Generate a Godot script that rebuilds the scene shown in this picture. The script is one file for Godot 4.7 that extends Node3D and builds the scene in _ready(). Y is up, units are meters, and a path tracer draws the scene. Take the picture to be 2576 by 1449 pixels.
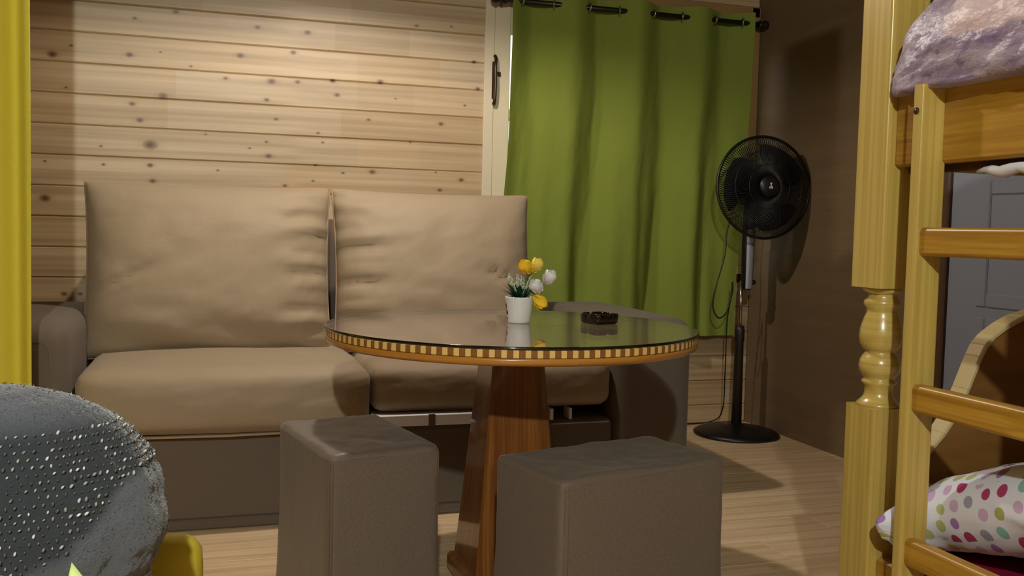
extends Node3D

# World: x to the right along the back wall, y up, z towards the camera. The floor is y = 0.
const WALL_Z := -4.28
const WALL_X := 2.62

var M := {}
var rng := RandomNumberGenerator.new()
var nz := FastNoiseLite.new()
var taken := {}


func _ready() -> void:
	rng.seed = 7
	nz.seed = 3
	nz.noise_type = FastNoiseLite.TYPE_SIMPLEX_SMOOTH
	nz.frequency = 1.0
	camera_and_light()
	materials()
	shell()
	lamps()
	window_and_curtain()
	sofa()
	ottomans()
	table()
	table_things()
	fan()
	bunk_bed()
	bedding()
	foreground()


# ---------------------------------------------------------------- camera, sky, exposure
func camera_and_light() -> void:
	var cam := Camera3D.new()
	cam.name = "camera"
	add_child(cam)
	cam.transform = Transform3D(Basis(Vector3(0.953962, 0.023422, 0.299011), Vector3(-0.004498, 0.997951, -0.063821), Vector3(-0.299894, 0.059537, 0.952113)).orthonormalized(), Vector3(0, 0.95, 0))
	cam.fov = 33.5955
	cam.near = 0.05
	cam.current = true
	var we := WorldEnvironment.new()
	we.name = "surroundings"
	var e := Environment.new()
	var sky := Sky.new()
	var sm := ProceduralSkyMaterial.new()
	sm.sky_top_color = Color(0.86, 0.9, 0.95)
	sm.sky_horizon_color = Color(1.0, 0.97, 0.9)
	sm.ground_bottom_color = Color(0.55, 0.52, 0.45)
	sm.ground_horizon_color = Color(0.9, 0.88, 0.82)
	sm.sun_angle_max = 0.0
	sky.sky_material = sm
	e.background_mode = Environment.BG_SKY
	e.sky = sky
	e.background_energy_multiplier = 2.0
	e.tonemap_mode = Environment.TONE_MAPPER_LINEAR
	e.tonemap_exposure = 1.0
	e.sdfgi_enabled = true
	e.ssao_enabled = true
	e.ssil_enabled = true
	we.environment = e
	add_child(we)


func lamps() -> void:
	# a pendant with an opaque shade above the gap between table and sofa, and a bare globe over the camera's half of the room
	var a := lamp(Vector3(0.50, 2.2, -3.0), 1.85, Color(1.0, 0.95, 0.89), "hanging lamp with a wide dark shade above the gap between table and sofa")
	part("shade", lathe([[0.03, 0.15], [0.05, 0.145], [0.12, 0.10], [0.2, 0.01], [0.235, -0.075], [0.231, -0.075], [0.196, 0.008], [0.116, 0.096], [0.048, 0.14], [0.03, 0.14]], 40), M.darkbrown, a)
	part("bulb", lathe([[0.0, 0.06], [0.02, 0.055], [0.036, 0.03], [0.042, 0.0], [0.036, -0.026], [0.02, -0.042], [0.0, -0.046]], 20), M.globe, a)
	part("flex", lathe([[0.0, 0.25], [0.06, 0.25], [0.06, 0.23], [0.006, 0.222], [0.006, 0.16], [0.022, 0.15], [0.022, 0.05], [0.0, 0.05]], 20), M.darkbrown, a)
	var b := lamp(Vector3(-0.3, 2.2, 1.1), 5.6, Color(0.98, 1.0, 0.96), "round white glass ceiling lamp behind the camera")
	part("glass_globe", lathe([[0.03, 0.11], [0.06, 0.1], [0.1, 0.05], [0.11, 0.0], [0.1, -0.05], [0.06, -0.1], [0.0, -0.115]], 24), M.globe, b)
	part("mount", lathe([[0.0, 0.25], [0.06, 0.25], [0.06, 0.22], [0.016, 0.21], [0.016, 0.13], [0.045, 0.12], [0.045, 0.1], [0.0, 0.1]], 20), M.chrome, b)


func lamp(p: Vector3, energy: float, c: Color, label: String) -> Node3D:
	var t := thing("ceiling_lamp", label, "lamp", p)
	var o := OmniLight3D.new()
	o.name = "lamp_light"
	o.light_color = c
	o.light_energy = energy
	o.omni_range = 12.0
	o.omni_attenuation = 2.0
	o.light_size = 0.035
	o.shadow_enabled = true
	t.add_child(o)
	return t


# ---------------------------------------------------------------- scene tree helpers
func numbered(called: String) -> String:
	if not taken.has(called):
		taken[called] = 0
		return called
	taken[called] += 1
	return "%s_%03d" % [called, taken[called]]


func thing(called: String, label: String, category: String, at := Vector3.ZERO, turn := 0.0, group := "") -> Node3D:
	var o := Node3D.new()
	o.name = numbered(called)
	add_child(o)
	o.position = at
	o.rotation.y = turn
	tag(o, label, category, group)
	return o


func tag(o: Node, label: String, category: String, group := "") -> void:
	o.set_meta("label", label)
	o.set_meta("category", category)
	if group != "":
		o.set_meta("group", group)


func part(called: String, mesh: Mesh, mat: Material, parent: Node, at := Vector3.ZERO, rot := Vector3.ZERO) -> MeshInstance3D:
	var o := MeshInstance3D.new()
	o.name = called
	o.mesh = mesh
	o.material_override = mat
	o.position = at
	o.rotation = rot
	parent.add_child(o, true)
	return o


func struct(called: String, mesh: Mesh, mat: Material, label: String, category: String) -> MeshInstance3D:
	var o := part(called, mesh, mat, self)
	o.set_meta("kind", "structure")
	tag(o, label, category)
	return o


# ---------------------------------------------------------------- mesh helpers (corners are given counter-clockwise seen from outside)
func begin(smooth := false) -> SurfaceTool:
	var st := SurfaceTool.new()
	st.begin(Mesh.PRIMITIVE_TRIANGLES)
	st.set_smooth_group(0 if smooth else -1)
	return st


func done(st: SurfaceTool) -> ArrayMesh:
	st.generate_normals()
	return st.commit()


func tri(st: SurfaceTool, a: Vector3, b: Vector3, c: Vector3, ua := Vector2.ZERO, ub := Vector2.ZERO, uc := Vector2.ZERO) -> void:
	st.set_uv(ua); st.add_vertex(a)
	st.set_uv(uc); st.add_vertex(c)
	st.set_uv(ub); st.add_vertex(b)


# a chamfered box; its texture runs along its longest side, in metres, unless face_uv maps world positions
func add_box(st: SurfaceTool, c: Vector3, s: Vector3, ch := 0.0, xf := Transform3D(), face_uv = null, shift := Vector2.ZERO) -> void:
	var h := s * 0.5
	ch = minf(ch, minf(h.x, minf(h.y, h.z)) * 0.95)
	var long := 0
	if s.y > s.x and s.y >= s.z: long = 1
	elif s.z > s.x and s.z > s.y: long = 2
	var o1 := (long + 1) % 3
	var o2 := (long + 2) % 3
	# corner points of each face: key (face axis, signs)
	var pt := func(ax: int, sx: int, sy: int, sz: int) -> Vector3:
		var v := Vector3(sx * (h.x - (0.0 if ax == 0 else ch)), sy * (h.y - (0.0 if ax == 1 else ch)), sz * (h.z - (0.0 if ax == 2 else ch)))
		return v
	var emit := func(p: Array) -> void:
		var n: Vector3 = (p[1] - p[0]).cross(p[2] - p[0])
		var mid: Vector3 = (p[0] + p[1] + p[2]) / 3.0
		if n.dot(mid) < 0.0:
			p.reverse()
		n = n.abs()
		var uvs := []
		for q in p:
			if face_uv != null:
				uvs.append(face_uv.call(c + q))
			else:
				var v2: float = q[o2] if n[o1] > n[o2] else q[o1]
				if n[long] > n[o1] and n[long] > n[o2]:
					uvs.append(Vector2(q[o1], q[o2]) + shift)
				else:
					uvs.append(Vector2(q[long], v2) + shift)
		for k in range(1, p.size() - 1):
			tri(st, xf * (c + p[0]), xf * (c + p[k]), xf * (c + p[k + 1]), uvs[0], uvs[k], uvs[k + 1])
	for sg in [-1, 1]:
		emit.call([pt.call(0, sg, -1, -1), pt.call(0, sg, 1, -1), pt.call(0, sg, 1, 1), pt.call(0, sg, -1, 1)])
		emit.call([pt.call(1, -1, sg, -1), pt.call(1, 1, sg, -1), pt.call(1, 1, sg, 1), pt.call(1, -1, sg, 1)])
		emit.call([pt.call(2, -1, -1, sg), pt.call(2, 1, -1, sg), pt.call(2, 1, 1, sg), pt.call(2, -1, 1, sg)])
	if ch > 0.0:
		for a in [-1, 1]:
			for b in [-1, 1]:
				emit.call([pt.call(0, a, b, -1), pt.call(0, a, b, 1), pt.call(1, a, b, 1), pt.call(1, a, b, -1)])
				emit.call([pt.call(0, a, -1, b), pt.call(0, a, 1, b), pt.call(2, a, 1, b), pt.call(2, a, -1, b)])
				emit.call([pt.call(1, -1, a, b), pt.call(1, 1, a, b), pt.call(2, 1, a, b), pt.call(2, -1, a, b)])
				for d in [-1, 1]:
					emit.call([pt.call(0, a, b, d), pt.call(1, a, b, d), pt.call(2, a, b, d)])


func box(c: Vector3, s: Vector3, ch := 0.0, xf := Transform3D(), shift := Vector2.ZERO) -> ArrayMesh:
	var st := begin()
	add_box(st, c, s, ch, xf, null, shift)
	return done(st)


# a bar along y with edges rounded to radius r, its own normals, and grain along its length
func round_bar(c: Vector3, s: Vector3, r: float, xf := Transform3D(), shift := Vector2.ZERO) -> ArrayMesh:
	var st := SurfaceTool.new()
	st.begin(Mesh.PRIMITIVE_TRIANGLES)
	var pts := []
	var nrm := []
	for k in 4:
		var mid := Vector2([1, -1, -1, 1][k] * (s.x / 2 - r), [1, 1, -1, -1][k] * (s.z / 2 - r))
		for q in 7:
			var a := (k + q / 6.0) * PI / 2
			nrm.append(Vector2(cos(a), sin(a)))
			pts.append(mid + nrm[-1] * r)
	var n := pts.size()
	var along := 0.0
	for i in n:
		var j := (i + 1) % n
		var l: float = pts[i].distance_to(pts[j])
		var put := func(id: int, y: float, u: float) -> void:
			st.set_normal((xf.basis * Vector3(nrm[id].x, 0, nrm[id].y)).normalized())
			st.set_uv(Vector2(y, u) + shift)
			st.add_vertex(xf * (c + Vector3(pts[id].x, y, pts[id].y)))
		var h := s.y / 2
		for v in [[i, -h, along], [j, -h, along + l], [j, h, along + l], [i, -h, along], [j, h, along + l], [i, h, along]]:
			put.call(v[0], v[1], v[2])
		for e in [1.0, -1.0]:
			var ids := [i, j] if e > 0 else [j, i]
			for v in [Vector2.ZERO, pts[ids[0]], pts[ids[1]]]:
				st.set_normal((xf.basis * Vector3(0, e, 0)).normalized())
				st.set_uv(v + shift)
				st.add_vertex(xf * (c + Vector3(v.x, h * e, v.y)))
		along += l
	return st.commit()


# profile of [radius, height] from top to bottom, round the y axis
func add_lathe(st: SurfaceTool, prof: Array, seg: int, xf := Transform3D()) -> void:
	for k in prof.size() - 1:
		for i in seg:
			var a0 := TAU * i / seg
			var a1 := TAU * (i + 1) / seg
			var q := []
			for d in [[k, a0], [k + 1, a0], [k + 1, a1], [k, a1]]:
				var r: float = prof[d[0]][0]
				q.append(xf * Vector3(r * sin(d[1]), prof[d[0]][1], r * cos(d[1])))
			var u0 := Vector2(float(i) / seg, prof[k][1])
			var u1 := Vector2(float(i) / seg, prof[k + 1][1])
			var u2 := Vector2(float(i + 1) / seg, prof[k + 1][1])
			var u3 := Vector2(float(i + 1) / seg, prof[k][1])
			if prof[k + 1][0] > 1e-6:
				tri(st, q[0], q[1], q[2], u0, u1, u2)
			if prof[k][0] > 1e-6:
				tri(st, q[0], q[2], q[3], u0, u2, u3)


func lathe(prof: Array, seg := 32, xf := Transform3D(), smooth := true) -> ArrayMesh:
	var st := begin(smooth)
	add_lathe(st, prof, seg, xf)
	return done(st)


func add_tube(st: SurfaceTool, pts: Array, r: float, sides := 8, closed := false, radii := []) -> void:
	var n := pts.size()
	var rings := []
	var up := Vector3.UP
	for i in n:
		var a: Vector3 = pts[(i - 1 + n) % n] if closed or i > 0 else pts[i]
		var b: Vector3 = pts[(i + 1) % n] if closed or i < n - 1 else pts[i]
		var t := (b - a).normalized()
		var side := t.cross(up)
		if side.length() < 0.05:
			side = t.cross(Vector3.RIGHT)
		side = side.normalized()
		up = side.cross(t).normalized()
		var rr: float = radii[i] if radii.size() else r
		var ring := []
		for k in sides:
			var an := TAU * k / sides
			ring.append(pts[i] + (side * cos(an) + up * sin(an)) * rr)
		rings.append(ring)
	for i in (n if closed else n - 1):
		for k in sides:
			var r0 = rings[i]
			var r1 = rings[(i + 1) % n]
			var k1 := (k + 1) % sides
			tri(st, r0[k], r0[k1], r1[k1])
			tri(st, r0[k], r1[k1], r1[k])
	if not closed:
		for k in sides:
			tri(st, pts[0], rings[0][(k + 1) % sides], rings[0][k])
			tri(st, pts[n - 1], rings[n - 1][k], rings[n - 1][(k + 1) % sides])


func tube(pts: Array, r: float, sides := 8, closed := false) -> ArrayMesh:
	var st := begin(true)
	add_tube(st, pts, r, sides, closed)
	return done(st)


func smooth_line(ctrl: Array, steps := 8) -> Array:
	var out := []
	for i in ctrl.size() - 1:
		var p0: Vector3 = ctrl[maxi(i - 1, 0)]
		var p1: Vector3 = ctrl[i]
		var p2: Vector3 = ctrl[i + 1]
		var p3: Vector3 = ctrl[mini(i + 2, ctrl.size() - 1)]
		for k in steps:
			out.append(p1.cubic_interpolate(p2, p0, p3, float(k) / steps))
	out.append(ctrl[-1])
	return out


# a sheet: f(u, v) with u, v in 0..1; the front is where u runs right and v runs up
func add_sheet(st: SurfaceTool, f: Callable, nu: int, nv: int, flip := false, uv = null) -> void:
	var p := []
	for j in nv + 1:
		for i in nu + 1:
			p.append(f.call(float(i) / nu, float(j) / nv))
	for j in nv:
		for i in nu:
			var ids := [j * (nu + 1) + i, j * (nu + 1) + i + 1, (j + 1) * (nu + 1) + i + 1, (j + 1) * (nu + 1) + i]
			var w := []
			for d in [[i, j], [i + 1, j], [i + 1, j + 1], [i, j + 1]]:
				var q := Vector2(float(d[0]) / nu, float(d[1]) / nv)
				w.append(uv.call(q.x, q.y) if uv != null else q)
			if flip:
				tri(st, p[ids[0]], p[ids[2]], p[ids[1]], w[0], w[2], w[1])
				tri(st, p[ids[0]], p[ids[3]], p[ids[2]], w[0], w[3], w[2])
			else:
				tri(st, p[ids[0]], p[ids[1]], p[ids[2]], w[0], w[1], w[2])
				tri(st, p[ids[0]], p[ids[2]], p[ids[3]], w[0], w[2], w[3])


# an outline in the xy plane (counter-clockwise) given depth along z
func extrude(outline: PackedVector2Array, z0: float, z1: float, xf := Transform3D()) -> ArrayMesh:
	var st := begin()
	var ids := Geometry2D.triangulate_polygon(outline)
	for k in range(0, ids.size(), 3):
		var a := outline[ids[k]]
		var b := outline[ids[k + 1]]
		var c := outline[ids[k + 2]]
		if (b - a).cross(c - a) < 0.0:
			var t := b
			b = c
			c = t
		tri(st, xf * Vector3(a.x, a.y, z1), xf * Vector3(b.x, b.y, z1), xf * Vector3(c.x, c.y, z1), a, b, c)
		tri(st, xf * Vector3(a.x, a.y, z0), xf * Vector3(c.x, c.y, z0), xf * Vector3(b.x, b.y, z0), a, c, b)
	var n := outline.size()
	var along := 0.0
	for i in n:
		var a := outline[i]
		var b := outline[(i + 1) % n]
		var l := a.distance_to(b)
		var u := [Vector2(along, z1), Vector2(along, z0), Vector2(along + l, z0), Vector2(along + l, z1)]
		along += l
		tri(st, xf * Vector3(a.x, a.y, z1), xf * Vector3(a.x, a.y, z0), xf * Vector3(b.x, b.y, z0), u[0], u[1], u[2])
		tri(st, xf * Vector3(a.x, a.y, z1), xf * Vector3(b.x, b.y, z0), xf * Vector3(b.x, b.y, z1), u[0], u[2], u[3])
	return done(st)


# ---------------------------------------------------------------- materials
func mat(called: String, c: Color, rough := 0.6, spec := 0.5, metal := 0.0) -> StandardMaterial3D:
	var m := StandardMaterial3D.new()
	m.resource_name = called
	m.albedo_color = c
	m.roughness = rough
	m.metallic_specular = spec
	m.metallic = metal
	M[called] = m
	return m


func grain_image(w: int, h: int, stretch: int, sd: int, freq := 0.03) -> Image:
	var f := FastNoiseLite.new()
	f.seed = sd
	f.noise_type = FastNoiseLite.TYPE_SIMPLEX_SMOOTH
	f.frequency = freq
	f.fractal_octaves = 4
	var im := f.get_seamless_image(maxi(w / stretch, 8), h)
	im.convert(Image.FORMAT_L8)
	im.resize(w, h, Image.INTERPOLATE_CUBIC)
	return im


func wood_texture(w: int, h: int, light: Color, dark: Color, sd: int, stretch := 24, contrast := 1.0) -> ImageTexture:
	var a := grain_image(w, h, stretch, sd, 0.05).get_data()
	var b := grain_image(w, h, stretch * 2, sd + 5, 0.012).get_data()
	var c := grain_image(w, h, 4, sd + 9, 0.01).get_data()
	var out := PackedByteArray()
	out.resize(w * h * 3)
	for i in w * h:
		var t := clampf(0.5 + contrast * ((a[i] - 128) * 0.0030 + (b[i] - 128) * 0.0034 + (c[i] - 128) * 0.0014), 0.0, 1.0)
		out[i * 3] = int(255.0 * lerpf(dark.r, light.r, t))
		out[i * 3 + 1] = int(255.0 * lerpf(dark.g, light.g, t))
		out[i * 3 + 2] = int(255.0 * lerpf(dark.b, light.b, t))
	return ImageTexture.create_from_image(Image.create_from_data(w, h, false, Image.FORMAT_RGB8, out))


func noise_tex(freq: float, sd: int, normal := false, bump := 4.0, size := 512) -> NoiseTexture2D:
	var t := NoiseTexture2D.new()
	t.width = size
	t.height = size
	t.seamless = true
	var f := FastNoiseLite.new()
	f.seed = sd
	f.frequency = freq
	f.noise_type = FastNoiseLite.TYPE_SIMPLEX_SMOOTH
	f.fractal_octaves = 4
	t.noise = f
	if normal:
		t.as_normal_map = true
		t.bump_strength = bump
	return t


# the pine of the back wall: grain along the boards, tones that change from board to board, and the knots where they are
const WX0 := -1.0
const WXW := 2.4
const WYH := 2.125
const ROW0 := 0.092
const ROW := 0.125


func pine_wall_texture() -> ImageTexture:
	var w := 1536
	var h := 1280
	var a := grain_image(w, h, 48, 11, 0.045).get_data()
	var b := grain_image(w, h, 90, 12, 0.01).get_data()
	var c := grain_image(w, h, 6, 13, 0.006).get_data()
	var out := PackedByteArray()
	out.resize(w * h * 3)
	var r := RandomNumberGenerator.new()
	r.seed = 21
	var tones := []
	for k in 20:
		var cuts := [r.randf_range(-0.35, 0.3), r.randf_range(0.5, 0.62), r.randf_range(0.8, 1.1)]
		var tn := []
		for q in 4:
			tn.append([r.randf_range(-0.16, 0.14), r.randf_range(-0.10, 0.10)])
		tones.append([cuts, tn])
	for y in h:
		var wy := (1.0 - float(y) / h) * WYH
		var row := clampi(int(floor((wy - ROW0) / ROW)) + 1, 0, 19)
		var cuts: Array = tones[row][0]
		var tn: Array = tones[row][1]
		for x in w:
			var i := y * w + x
			var wx := WX0 + WXW * x / w
			var q := 0
			if wx > cuts[2]: q = 3
			elif wx > cuts[1]: q = 2
			elif wx > cuts[0]: q = 1
			var t: float = 0.5 + (a[i] - 128) * 0.0036 + (b[i] - 128) * 0.0036 + (c[i] - 128) * 0.0012 + tn[q][0]
			t = clampf(t, 0.0, 1.0)
			var g: float = tn[q][1]
			out[i * 3] = int(lerpf(164.0, 203.0, t))
			out[i * 3 + 1] = int(lerpf(137.0, 178.0, t) - g * 20.0)
			out[i * 3 + 2] = int(lerpf(99.0, 141.0, t) - g * 55.0)
	var im := Image.create_from_data(w, h, false, Image.FORMAT_RGB8, out)
	var kn := func(x: float, y: float, rad: float, strength := 1.0) -> void:
		var cx := (x - WX0) / WXW * w
		var cy := (1.0 - y / WYH) * h
		var rx := rad * 640.0 * 0.92
		var ry := rad * 602.0 * 0.68
		for py in range(int(cy - ry * 2.6), int(cy + ry * 2.6)):
			for px in range(int(cx - rx * 3.2), int(cx + rx * 3.2)):
				if px < 0 or py < 0 or px >= w or py >= h:
					continue
				var d := sqrt(pow((px - cx) / rx, 2.0) + pow((py - cy) / ry, 2.0))
				var halo := exp(-pow(sqrt(pow((px - cx) / (rx * 1.7), 2.0) + pow((py - cy) / (ry * 1.1), 2.0)), 2.0))
				var core := clampf(1.35 - d, 0.0, 1.0)
				var ring := 0.12 * sin(d * 7.0) * exp(-d)
				var k := clampf(strength * (0.75 * core + 0.27 * halo + ring * halo), 0.0, 0.95)
				var col := im.get_pixel(px, py)
				im.set_pixel(px, py, col.lerp(Color(0.31, 0.18, 0.07), k))
	for d in [[-0.15, 1.83, 0.012], [0.18, 1.795, 0.012], [-0.31, 1.79, 0.008], [0.39, 1.79, 0.014], [-0.33, 1.64, 0.014], [-0.62, 1.62, 0.018], [-0.55, 1.66, 0.007]]:
		kn.call(d[0], d[1], d[2], 0.9)
	for d in [[-0.21, 1.66, 0.005], [0.11, 1.67, 0.015], [0.33, 1.7, 0.012], [-0.09, 1.61, 0.006], [0.24, 1.57, 0.017], [0.35, 1.575, 0.011], [0.5, 1.59, 0.012]]:
		kn.call(d[0], d[1], d[2], 0.85)
	for d in [[0.71, 1.6, 0.014], [0.87, 1.86, 0.009], [1.03, 1.87, 0.006], [1.14, 1.72, 0.01], [1.16, 1.6, 0.01], [1.1, 1.52, 0.006], [0.99, 1.43, 0.012]]:
		kn.call(d[0], d[1], d[2], 0.8)
	for d in [[0.85, 1.34, 0.005], [0.66, 1.43, 0.008], [0.78, 1.53, 0.005], [0.52, 1.53, 0.012], [0.22, 1.49, 0.011], [-0.2, 1.48, 0.018], [-0.32, 1.44, 0.012]]:
		kn.call(d[0], d[1], d[2], 0.85)
	for d in [[-0.29, 1.375, 0.014], [0.26, 1.41, 0.009], [0.44, 1.36, 0.007], [0.46, 1.32, 0.006], [0.22, 1.31, 0.007], [-0.03, 1.33, 0.005], [-0.25, 1.275, 0.026]]:
		kn.call(d[0], d[1], d[2], 0.85)
	for d in [[0.15, 1.28, 0.006], [0.23, 1.25, 0.014], [0.43, 1.22, 0.007], [0.68, 1.2, 0.014], [0.55, 1.19, 0.007], [0.97, 1.21, 0.005], [1.09, 1.18, 0.012]]:
		kn.call(d[0], d[1], d[2], 0.8)
	for d in [[-0.25, 1.19, 0.012], [-0.24, 1.125, 0.013], [-0.15, 1.1, 0.01], [0.3, 1.125, 0.009], [0.26, 1.09, 0.013], [0.42, 1.15, 0.006], [0.48, 1.1, 0.006]]:
		kn.call(d[0], d[1], d[2], 0.85)
	for d in [[0.99, 1.13, 0.01], [0.68, 1.1, 0.006], [-0.43, 1.185, 0.007], [-0.65, 1.04, 0.02], [-0.57, 1.49, 0.006], [-0.44, 1.26, 0.006], [-0.65, 1.19, 0.006]]:
		kn.call(d[0], d[1], d[2], 0.85)
	for d in [[-0.58, 0.65, 0.013], [-0.52, 0.65, 0.011], [0.05, 1.57, 0.01], [0.02, 1.18, 0.006]]:
		kn.call(d[0], d[1], d[2], 0.7)
	return ImageTexture.create_from_image(im)


func quilt_texture() -> ImageTexture:
	var s := 512
	var im := Image.create(s, s, false, Image.FORMAT_RGB8)
	var f := FastNoiseLite.new()
	f.seed = 5
	f.frequency = 0.012
	var g := FastNoiseLite.new()
	g.seed = 8
	g.frequency = 0.03
	for y in s:
		for x in s:
			var n := f.get_noise_2d(x, y)
			var n2 := g.get_noise_2d(x, y)
			var c := Color(0.52, 0.44, 0.55).lerp(Color(0.64, 0.58, 0.65), clampf(0.5 + n * 1.4, 0, 1))
			if n2 > 0.36:
				c = c.lerp(Color(0.40, 0.30, 0.48), 0.5)
			# the pale satin field in the middle of the cover
			var edge := 128.0 + 22.0 * f.get_noise_2d(y * 2.0, 70.0)
			var low := 400.0 + 18.0 * f.get_noise_2d(x * 2.0, 170.0)
			var inside := clampf((x - edge) / 10.0, 0, 1) * clampf((low - y) / 10.0, 0, 1)
			c = c.lerp(Color(0.86, 0.765, 0.775).lerp(Color(0.78, 0.68, 0.71), clampf(0.5 + n2, 0, 1)), inside)
			im.set_pixel(x, y, c)
	# pale flowers, four lobed
	for d in [[66, 350, 20], [92, 392, 18], [58, 404, 14], [108, 366, 15], [40, 300, 18], [60, 420, 18], [250, 120, 18], [370, 140, 22], [300, 60, 15], [450, 90, 20], [200, 60, 12]]:
		for py in range(d[1] - 40, d[1] + 40):
			for px in range(d[0] - 40, d[0] + 40):
				if px < 0 or py < 0 or px >= s or py >= s:
					continue
				var v := Vector2(px - d[0], py - d[1])
				var lobe: float = d[2] * (0.75 + 0.35 * cos(v.angle() * 5.0 + d[0]))
				if v.length() < lobe:
					im.set_pixel(px, py, im.get_pixel(px, py).lerp(Color(0.80, 0.79, 0.88), 0.75))
	return ImageTexture.create_from_image(im)


func dots_texture() -> ImageTexture:
	var s := 512
	var im := Image.create(s, s, false, Image.FORMAT_RGB8)
	im.fill(Color(0.88, 0.88, 0.92))
	var cols := [Color(0.66, 0.20, 0.38), Color(0.62, 0.44, 0.72), Color(0.64, 0.66, 0.34), Color(0.74, 0.70, 0.82), Color(0.70, 0.72, 0.46), Color(0.60, 0.60, 0.68), Color(0.50, 0.72, 0.68), Color(0.80, 0.66, 0.80)]
	var r := RandomNumberGenerator.new()
	r.seed = 4
	for j in 12:
		for i in 12:
			if r.randf() < 0.12:
				continue
			var cx := int((i + 0.5) * s / 12.0 + r.randf_range(-6, 6))
			var cy := int((j + 0.5 + 0.5 * (i % 2)) * s / 12.0 + r.randf_range(-5, 5))
			var rad := r.randf_range(12.5, 15.5)
			var c: Color = cols[r.randi() % cols.size()]
			for py in range(cy - 17, cy + 18):
				for px in range(cx - 17, cx + 18):
					var k := clampf(rad - Vector2(px - cx, py - cy).length(), 0, 1)
					if k > 0.0:
						var a := posmod(px, s)
						var b := posmod(py, s)
						im.set_pixel(a, b, im.get_pixel(a, b).lerp(c, k * 0.92))
	return ImageTexture.create_from_image(im)


func materials() -> void:
	var m := mat("pine", Color.WHITE, 0.40, 0.44)
	m.albedo_texture = pine_wall_texture()
	m.clearcoat_enabled = true
	m.anisotropy_enabled = true
	m.anisotropy = 0.85
	mat("groove", Color(0.36, 0.25, 0.15), 0.9, 0.2)
	m = mat("floorwood", Color.WHITE, 0.38, 0.5)
	m.albedo_texture = wood_texture(512, 512, Color(0.90, 0.80, 0.66), Color(0.77, 0.65, 0.50), 31, 24, 1.0)
	m.uv1_scale = Vector3(1.1, 2.6, 1)
	m = mat("bedwood", Color.WHITE, 0.33, 0.5)
	m.albedo_texture = wood_texture(512, 512, Color(0.77, 0.68, 0.37), Color(0.68, 0.575, 0.28), 41, 24, 0.8)
	m.uv1_scale = Vector3(1.3, 9.0, 1)
	m.clearcoat_enabled = true
	m.clearcoat = 0.5
	m.clearcoat_roughness = 0.2
	m = mat("railwood", Color.WHITE, 0.35, 0.5)
	m.albedo_texture = wood_texture(512, 512, Color(0.72, 0.55, 0.20), Color(0.58, 0.41, 0.11), 43, 14, 1.1)
	m.uv1_scale = Vector3(1.6, 4.0, 1)
	m = mat("boardwood", Color.WHITE, 0.5, 0.4)
	m.albedo_texture = wood_texture(256, 256, Color(0.52, 0.37, 0.18), Color(0.44, 0.30, 0.13), 44, 10, 0.7)
	m.uv1_scale = Vector3(2, 2, 1)
	m = mat("boardedge", Color(0.74, 0.66, 0.47), 0.5, 0.4)
	m = mat("tablewood", Color.WHITE, 0.35, 0.5)
	m.albedo_texture = wood_texture(512, 512, Color(0.60, 0.39, 0.17), Color(0.44, 0.25, 0.09), 51, 20, 1.1)
	m.uv1_scale = Vector3(2.0, 5.0, 1)
	m.clearcoat_enabled = true
	m.clearcoat = 1.0
	m.clearcoat_roughness = 0.06
	m = mat("tablerim", Color.WHITE, 0.28, 0.5)
	m.albedo_texture = wood_texture(256, 256, Color(0.80, 0.58, 0.25), Color(0.66, 0.44, 0.16), 52, 12, 1.0)
	m.clearcoat_enabled = true
	m.clearcoat = 0.6
	m.clearcoat_roughness = 0.12
	mat("inlay_pale", Color(0.88, 0.74, 0.46), 0.3, 0.5)
	mat("inlay_dark", Color(0.52, 0.35, 0.17), 0.3, 0.5)
	m = mat("glass", Color(1, 1, 1, 0.04), 0.02, 0.5)
	m.transparency = BaseMaterial3D.TRANSPARENCY_ALPHA
	mat("glass_edge", Color(0.03, 0.035, 0.03), 0.08, 0.6)
	m = mat("pane", Color(1, 1, 1, 0.03), 0.02, 0.5)
	m.transparency = BaseMaterial3D.TRANSPARENCY_ALPHA
	# upholstery
	m = mat("beige", Color(0.62, 0.55, 0.455), 0.62, 0.38)
	m.rim_enabled = true
	m.rim = 0.35
	m.normal_enabled = true
	m.normal_texture = noise_tex(0.02, 61, true, 2.0)
	m.normal_scale = 0.35
	m.uv1_triplanar = true
	m.uv1_scale = Vector3(2.5, 2.5, 2.5)
	m = mat("piping", Color(0.66, 0.54, 0.42), 0.6, 0.4)
	m = mat("brown", Color(0.40, 0.355, 0.31), 0.72, 0.3)
	m.rim_enabled = true
	m.rim = 0.5
	m.normal_enabled = true
	m.normal_texture = noise_tex(0.03, 62, true, 3.0)
	m.normal_scale = 0.3
	m.uv1_triplanar = true
	m.uv1_scale = Vector3(4, 4, 4)
	m = mat("puf", Color(0.435, 0.39, 0.35), 0.5, 0.5)
	m.albedo_texture = noise_tex(0.06, 63)
	var ramp := Gradient.new()
	ramp.set_color(0, Color(0.86, 0.86, 0.86))
	ramp.set_color(1, Color(1.0, 1.0, 1.0))
	m.albedo_texture.color_ramp = ramp
	m.rim_enabled = true
	m.rim = 0.5
	m.normal_enabled = true
	m.normal_texture = noise_tex(0.04, 64, true, 3.0)
	m.normal_scale = 0.35
	m.uv1_triplanar = true
	m.uv1_scale = Vector3(4, 4, 4)
	mat("pufseam", Color(0.40, 0.33, 0.28), 0.6, 0.4)
	m = mat("green", Color(0.50, 0.55, 0.235), 0.85, 0.2)
	m.normal_enabled = true
	m.normal_texture = noise_tex(0.05, 65, true, 2.0)
	m.normal_scale = 0.3
	m.uv1_scale = Vector3(3, 4, 1)
	m.backlight_enabled = true
	m.backlight = Color(0.05, 0.06, 0.01)
	m = mat("yellow", Color(0.86, 0.81, 0.30), 0.85, 0.2)
	m.backlight_enabled = true
	m.backlight = Color(0.30, 0.28, 0.10)
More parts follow.
